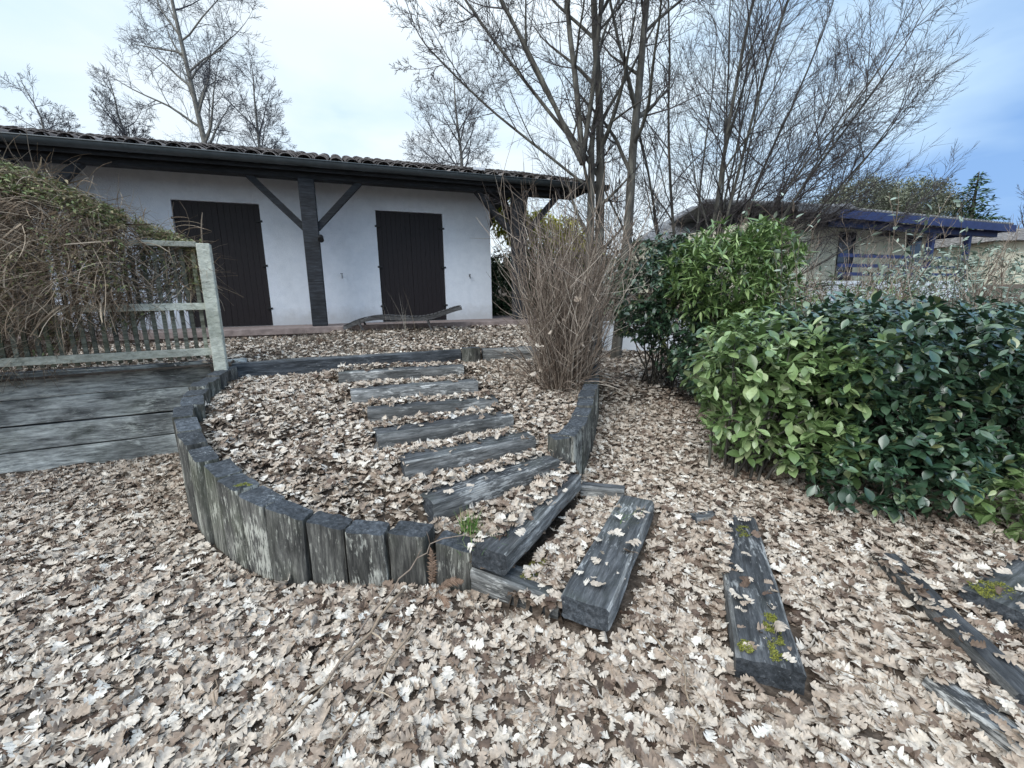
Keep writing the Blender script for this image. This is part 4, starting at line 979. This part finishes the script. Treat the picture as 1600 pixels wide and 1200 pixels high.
for i in range(int((LE+2.6)/.22)):
    s = -2.6+i*.22; mb.tube([nb(s, -.14, ze+.18), nb(s, 3.7, ze+1.09)], [.07, .07], 6)
mb.build('roof', M['slate'], root, mw=I4)
mb = MB(); nbox(mb, -.6, LE+.01, -.16, -.101, ze-.12, ze+.16); nbox(mb, LE+.002, LE+.05, -.1, 6, ze-.08, ze+.12); mb.build('fascia', M['bluepaint'], root, mw=I4)
mb = MB(); nbox(mb, -2.6, -.61, -.15, -.101, ze-.02, ze+.14); mb.build('eave_board', M['slate'], root, mw=I4)
mb = MB(); nbox(mb, -.3, LE-.5, .2, .4, ze-.30, ze-.06); mb.build('porch_beam', M['bluepaint'], root, mw=I4)
for s in (LE*.53, LE*.77):
    mb = MB(); nbox(mb, s-.1, s+.1, .22, .42, ZF, ze-.301); mb.build('post', M['bluepaint'], root, mw=I4)
mb = MB()
for z in (ZF+.25, ZF+.55, ZF+.9): nbox(mb, .3, LE*.53-.11, .26, .32, z-.06, z+.06)
for z in (ZF+.25, ZF+.55, ZF+.9): nbox(mb, LE*.53+.11, LE*.77-.11, .26, .32, z-.06, z+.06)
mb.build('railing', M['bluepaint'], root, mw=I4)
for s in (LE*.28, LE*.70):
    mb = MB(); nbox(mb, s-.5, s+.5, 1.75, 1.798, ZF+.1, ZF+2.0); mb.build('window', M['glass'], root, mw=I4)
# roof of another building left of it, behind the trees
root = empty('neighbour_roof_wing', (7.5, 19, 1.8), 'low grey-roofed outbuilding behind the spreading tree', 'building')
mb = MB(); A_ = at(1000, 372, 19); B_ = at(1095, 324, 20); C_ = at(1345, 330, 21)
zf = 1.8
mb.quadbox([(A_.x+.3, 19.4, zf), (C_.x, 19.4, zf), (C_.x, 23, zf), (A_.x+.3, 23, zf), (A_.x+.3, 19.4, A_.z-.1), (C_.x, 19.4, A_.z-.1), (C_.x, 23, A_.z-.1), (A_.x+.3, 23, A_.z-.1)])
mb.build('wall', M['cream'], root, mw=I4)
mb = MB(); mb.quadbox([(A_.x, 19, A_.z-.09), (C_.x+.2, 19, A_.z-.09), (C_.x+.2, 24, A_.z-.09), (A_.x, 24, A_.z-.09), (B_.x, 21, B_.z+.25), (C_.x-.5, 21, B_.z+.25), (C_.x-.5, 22.4, B_.z+.25), (B_.x, 22.4, B_.z+.25)])
mb.build('roof', M['slate'], root, mw=I4)
# white house wall at far right
root = empty('far_bungalow', (25, 23, 2), 'pale house with tiled roof cut off by the right edge', 'house')
p0 = at(1548, 400, 24); p1 = at(1548, 378, 24); p2 = at(1548, 360, 24)
mb = MB(); mb.box(p0.x, p0.x+9, 24, 29, 1.8, p1.z); mb.build('wall', M['cream'], root, mw=I4)
mb = MB(); mb.quadbox([(p0.x-.5, 23.4, p1.z+.002), (p0.x+10, 23.4, p1.z+.002), (p0.x+10, 30, p1.z+.002), (p0.x-.5, 30, p1.z+.002), (p0.x+1.2, 26, p2.z+.35), (p0.x+9, 26, p2.z+.35), (p0.x+9, 27.6, p2.z+.35), (p0.x+1.2, 27.6, p2.z+.35)])
mb.build('roof', M['tile'], root, mw=I4)
# white garden wall at the end of the path
mb = MB(); mb.box(1.75, 3.7, 9.0, 9.12, .2, 1.05); mb.box(1.70, 3.75, 8.97, 9.15, 1.052, 1.10)
o = mb.build('garden_wall', M['white'], None, bevel=.01, mw=I4); tag(o, 'low white garden wall at the end of the leafy path', 'wall')

# ------------------------------------------------------------------ far evergreens
def far_tree(name, label, X, Y, top, lobes, n, size, mat='farleaf', group=None):
    gz = float(g_low(X, Y)); root = empty(name, (X, Y, gz), label, 'tree', group)
    mb = MB(); mb.tube([Vector((X, Y, gz)), Vector((X+.1, Y, (gz+top)/2)), Vector((X, Y, top))], [.3, .22, .1], 8); mb.build('trunk', M['bark'], root, mw=I4, smooth=True)
    P, Nn = blob_points(n, lobes, .5); per = 5; Pl = np.repeat(P, per, 0)+rng.normal(0, size*.5, (len(P)*per, 3)); D = rng.normal(0, 1, Pl.shape)+np.repeat(Nn, per, 0)
    scatter('crown', [simple_leaf(.4, 3, .3, .3)], Pl, dir_mats(D, rng.uniform(-1, 1, len(Pl))), rng.uniform(.5, 1.1, len(Pl))*size, M[mat], root)
c1 = at(1345, 300, 33); c2 = at(1430, 305, 34); c3 = at(1290, 325, 31)
far_tree('evergreen_tree', 'domed dark evergreen tree behind the blue-trimmed house, left one', c1.x, 33, c1.z, [(c1.x, 33, c1.z-.8, 2.4, 2.2, 1.7), (c1.x+1.6, 33, c1.z-1.8, 2.2, 2.0, 1.8), (c1.x-1.5, 33, c1.z-2.2, 1.9, 2.0, 1.7)], 4500, .26, group='evergreens behind the blue-trimmed house')
far_tree('evergreen_tree', 'domed olive evergreen tree behind the blue-trimmed house, right one', c2.x, 34, c2.z, [(c2.x, 34, c2.z-.7, 2.5, 2.2, 1.7), (c2.x+1.8, 34, c2.z-1.9, 2.0, 2.0, 1.7), (c2.x-1.4, 34, c2.z-1.6, 2.0, 2, 1.6)], 4500, .26, group='evergreens behind the blue-trimmed house')
far_tree('evergreen_tree', 'low wide evergreen left of the domed ones, above the grey roof', c3.x, 31, c3.z, [(c3.x, 31, c3.z-.9, 2.5, 2, 1.3), (c3.x-3, 31, c3.z-1.6, 2.4, 2, 1.1)], 3000, .26, group='evergreens behind the blue-trimmed house')
# pointed conifer with drooping branches
c = at(1530, 268, 32); gz = float(g_low(c.x, 32)); root = empty('conifer_tree', (c.x, 32, gz), 'pointed dark conifer with tiered branches right of the domed trees', 'tree')
mb = MB(); mb.tube([Vector((c.x, 32, gz)), Vector((c.x, 32, c.z))], [.28, .03], 7); mb.build('trunk', M['bark'], root, mw=I4)
pp, dd = [], []; mb = MB(); r_ = random.Random(4)
for k in range(120):
    t = (k+r_.random())/120; z = c.z-.1-t*(c.z-gz-.6)*.85; R_ = .25+2.3*t**.8; a = r_.uniform(0, 6.283); L = R_*r_.uniform(.7, 1.1); dv_ = Vector((math.cos(a), math.sin(a), r_.uniform(.0, .35)))
    for q in range(int(L*16)):
        u = q/(L*16); P_ = Vector((c.x, 32, z))+dv_*L*u+Vector((0, 0, -.3*u*u)); pp.append(tuple(P_+Vector((r_.gauss(0, .08), r_.gauss(0, .08), r_.gauss(0, .06))))); dd.append((dv_.x+r_.gauss(0, .6), dv_.y+r_.gauss(0, .6), r_.gauss(.1, .4)))
pp = np.array(pp); dd = np.array(dd)
scatter('crown', [simple_leaf(.35, 3, .3, .2)], pp, dir_mats(dd, rng.uniform(-1, 1, len(pp))), rng.uniform(.22, .42, len(pp)), M['conifer'], root)
# hedge row / distant wood so that the horizon is closed
wl = []
for x in np.arange(-45, 75, 3.2):
    wl.append((x, 60+rng.uniform(-5, 5), 4.5+rng.uniform(-.6, .6), 3.2, 2.5, 2.6+rng.uniform(-.5, .5)))
P, Nn = blob_points(9000, wl, .4); Pl = np.repeat(P, 3, 0)+rng.normal(0, .3, (len(P)*3, 3))
o = scatter('distant_wood', [simple_leaf(.5, 3, .3, .3)], Pl, dir_mats(rng.normal(0, 1, Pl.shape), rng.uniform(-1, 1, len(Pl))), rng.uniform(.5, 1.0, len(Pl)), M['farleaf']); tag(o, 'far-off belt of trees closing the horizon behind the houses', 'woodland', kind='stuff')
# mid green hedge in front of the far houses (right)
bush('evergreen_bush', 'dull green bush at the right edge below the far pale house', (10.6, 11.5, .5), [(10.0, 11.5, 1.6, .9, .7, .8), (11.3, 11.7, 1.8, .9, .7, 1.0), (12.6, 11.5, 1.7, .9, .7, 1.0)], 1300, 5, .12, .4, 'glauc', .4, .9, 14, .5)
bush('evergreen_bush', 'low mixed green bush just beyond the hedge before the blue porch', (7.4, 10.6, .5), [(6.4, 10.4, 1.3, .8, .7, .6), (7.6, 10.6, 1.35, .8, .7, .6), (8.8, 10.6, 1.3, .8, .7, .6)], 900, 5, .11, .4, 'lance', .4, .9, 14, .5)

# ------------------------------------------------------------------ small things on the ground
def blades(name, label, cat, base, n, hgt, spread, mat, rad=.0035, lean=.5):
    mb = MB(); r_ = random.Random(len(label)*3)
    for k in range(n):
        p = Vector(base)+Vector((r_.gauss(0, spread), r_.gauss(0, spread), -.01)); L = hgt*r_.uniform(.5, 1.15); d = Vector((r_.gauss(0, lean*.5), r_.gauss(0, lean*.5), 1)).normalized(); g_ = Vector((d.x, d.y, -.5))
        w = rad*r_.uniform(.6, 1.2); b = len(mb.v); nseg = 5; side = Vector((-d.y, d.x, 0)); side = side.normalized() if side.length > .01 else Vector((1, 0, 0)); ang = r_.uniform(0, 3.14); side = Vector((math.cos(ang), math.sin(ang), 0))
        for i in range(nseg+1):
            ww = w*(1-i/(nseg+.3)); mb.v += [tuple(p-side*ww), tuple(p+side*ww)]; p = p+d*L/nseg; d = (d+g_*.16).normalized()
        for i in range(nseg): mb.f.append((b+2*i, b+2*i+1, b+2*i+3, b+2*i+2)); mb.m.append(0)
    o = mb.build(name, M[mat], None); tag(o, label, cat, kind='stuff' if name.startswith('dry') else None); return o
blades('grass_tuft', 'small green grass tuft growing beside the square cut step end', 'grass', (-.26, 2.22, .30), 60, .13, .025, 'grass')
blades('grass_tuft', 'sparse blades lying over the corner of the curved wall', 'grass', (-.16, 2.13, .29), 60, .10, .055, 'grass', .0022, 1.4)
blades('grass_tuft', 'thin green blades at the far end of the broad dark step', 'grass', (.72, 2.55, .17), 22, .08, .03, 'grass', .0025, 1.4)
blades('dry_grass_clump', 'tall dry grass stems arching before the lounger', 'dry grass', (-1.75, 7.1, 1.02), 16, .75, .16, 'drygrass', .004, .35)
for k, (x, y, lab) in enumerate([(-3.0, 6.6, 'dead grass clump on the bank below the left shutters'), (-2.4, 6.9, 'dead grass clump on the bank near the dark column'), (-1.2, 7.2, 'dead grass clump on the bank right of the lounger'), (-2.2, 5.9, 'dead grass clump on the leafy bank left of centre'), (-3.7, 6.2, 'dead grass clump on the bank behind the fence post'), (-.5, 6.9, 'dead grass clump on the bank near the bare shrub')]):
    blades('dry_grass_clump', lab, 'dry grass', (x, y, float(g_up(np.array([x]), np.array([y]))[0])), 170, .17, .22, 'drygrass', .003, 1.2)
# moss
def moss(label, quad, z, n=420, cover=.9):
    n = int(n*3)
    q = np.array(quad, float); u, v = rng.random(n), rng.random(n)
    P = (q[0][None]*(1-u)[:, None]+q[1][None]*u[:, None])*(1-v)[:, None]+(q[3][None]*(1-u)[:, None]+q[2][None]*u[:, None])*v[:, None]
    m = np.array([noise.noise(Vector((p[0]*17, p[1]*17, 1.7))) +.6*noise.noise(Vector((p[0]*60, p[1]*60, 4))) > -.10 for p in P]); P = P[m]; n = len(P)
    pos = np.stack([P[:, 0], P[:, 1], np.full(n, z)+rng.uniform(-.002, .003, n)], 1); D = rng.normal(0, 1, (n, 3)); D[:, 2] = np.abs(D[:, 2])*.3
    o = scatter('moss_patch', [simple_leaf(.7, 3, .3, .4)], pos, dir_mats(D, rng.uniform(-1, 1, n)), rng.uniform(.004, .009, n), M['moss']); tag(o, label, 'moss', kind='stuff')
moss('bright yellow-green moss on the near end of the mossy step', [(1.03, 1.50), (1.10, 1.50), (1.20, 1.76), (1.14, 1.78)], .103, 900)
moss('small moss spot at the near left corner of the mossy step', [(.93, 1.56), (.98, 1.53), (1.0, 1.6), (.95, 1.62)], .103, 200)
moss('moss at the far end of the mossy step', [(1.38, 2.42), (1.46, 2.42), (1.50, 2.55), (1.42, 2.56)], .103, 260)
moss('moss on the edging timber at the right edge', [(2.28, 1.86), (2.48, 1.84), (2.50, 1.98), (2.32, 2.0)], .09, 700)
moss('tiny moss cushion on top of the curved wall', [(-1.66, 2.40), (-1.58, 2.36), (-1.55, 2.41), (-1.62, 2.45)], .505, 200)
moss('moss in the corner under the square cut step', [(.02, 2.0), (.1, 1.97), (.18, 2.16), (.1, 2.16)], .15, 300)

def stick(label, pts, r=.005, mat='drystem', side=()):
    P = [Vector(p) for p in pts]; Q = []
    for i in range(len(P)-1):
        for t in (0, .33, .66):
            j = .012 if (i or t) else 0
            Q.append(P[i].lerp(P[i+1], t)+Vector((rnd.gauss(0, j), rnd.gauss(0, j), rnd.gauss(0, j*.4))))
    Q.append(P[-1]); mb = MB(); mb.tube(Q, [r*(1-.6*i/len(Q)) for i in range(len(Q))], 6)
    for (i, dx, dy, dz) in side:
        a = Q[i]; mb.tube([a, a+Vector((dx, dy, dz))*.5+Vector((0, 0, .01)), a+Vector((dx, dy, dz))], [r*.5, r*.4, r*.2], 5)
    o = mb.build('fallen_twig', M[mat], None, smooth=True); tag(o, label, 'twig', 'fallen twigs on the leaves'); return o
stick('thin pale twig arching up against the curved wall', [(-.76, 1.50, .07), (-.71, 1.85, .07), (-.62, 1.98, .12), (-.50, 2.04, .24), (-.38, 2.06, .33), (-.24, 2.06, .36)], .0055, 'shrubstem', ((9, .03, .0, .05), (11, -.02, .02, .06)))
stick('long dark twig lying from the curved wall toward the bottom edge', [(-.58, 2.02, .08), (-.68, 1.74, .07), (-.77, 1.48, .065), (-.86, 1.2, .065)], .009, 'drystem', ((3, .1, -.1, .02), (6, -.08, -.12, .02)))
stick('dark forked twig right of the long one near the bottom edge', [(-.46, 1.75, .07), (-.55, 1.5, .065), (-.60, 1.3, .065), (-.68, 1.08, .06)], .006, 'drystem', ((4, .1, -.05, .01),))
stick('thin twig beside the mossy step', [(.60, 1.72, .06), (.66, 1.52, .065), (.65, 1.35, .07), (.60, 1.2, .06)], .005, 'drystem', ((4, .02, -.14, .01),))
stick('slender twig between the mossy step and the splintered edging', [(1.25, 1.85, .06), (1.22, 1.6, .065), (1.24, 1.38, .06)], .0028, 'shrubstem')
stick('thin leaning twig standing near the hedge foot', [(2.25, 2.42, .04), (2.38, 2.62, .16), (2.5, 2.75, .32)], .003, 'shrubstem')
stick('short upright twig stuck in the leaves at lower left', [(-1.15, 1.40, .04), (-1.17, 1.42, .10), (-1.19, 1.44, .16)], .003, 'drystem')
stick('thin curved twig in the leaves at lower right centre', [(1.3, 1.5, .06), (1.42, 1.35, .07), (1.48, 1.2, .06)], .0028, 'drystem')
# dead fern
root = empty('dead_fern', (-.46, 2.0, .03), 'small dead brown fern at the foot of the curved wall', 'fern')
def frond(tip, sag, base=(-.46, 2.0, .03)):
    mb = MB(); b = Vector(base); t = Vector(tip); K = 34; pts = []; rq = random.Random(int(tip[0]*-1000))
    for i in range(K+1):
        u = i/K; p = b.lerp(t, u)+Vector((.02*math.sin(3*u), 0, sag*math.sin(math.pi*u))); pts.append(p)
    mb.tube(pts, [.0022*(1-.7*i/K) for i in range(K+1)], 4)
    for i in range(9, K):
        p = pts[i]; d = (pts[i+1]-pts[i-1]).normalized(); s = d.cross(Vector((.25, -1, .35))).normalized(); u = (i-9)/(K-9); L = .034*math.sin(math.pi*min(1, .25+u*.75))+.004
        for q in (-1, 1):
            L2 = L*rq.uniform(.6, 1.1); e = p+s*q*L2*.8+d*L2*.7+Vector((0, rq.gauss(0, .004), -L2*.35)); w = d*.0022; m_ = p.lerp(e, .5)+Vector((0, 0, .003)); b_ = len(mb.v)
            mb.v += [tuple(p-w), tuple(p+w), tuple(m_+w*1.5), tuple(e), tuple(m_-w*1.5)]; mb.f.append((b_, b_+1, b_+2, b_+3, b_+4)); mb.m.append(0)
    mb.build('frond', M['fern'], root, mw=I4)
frond((-.44, 2.03, .31), .02); frond((-.27, 2.0, .13), .05); frond((-.33, 1.88, .07), .04)
print('objects', len(bpy.data.objects), 'faces', sum(len(m.polygons) for m in bpy.data.meshes))
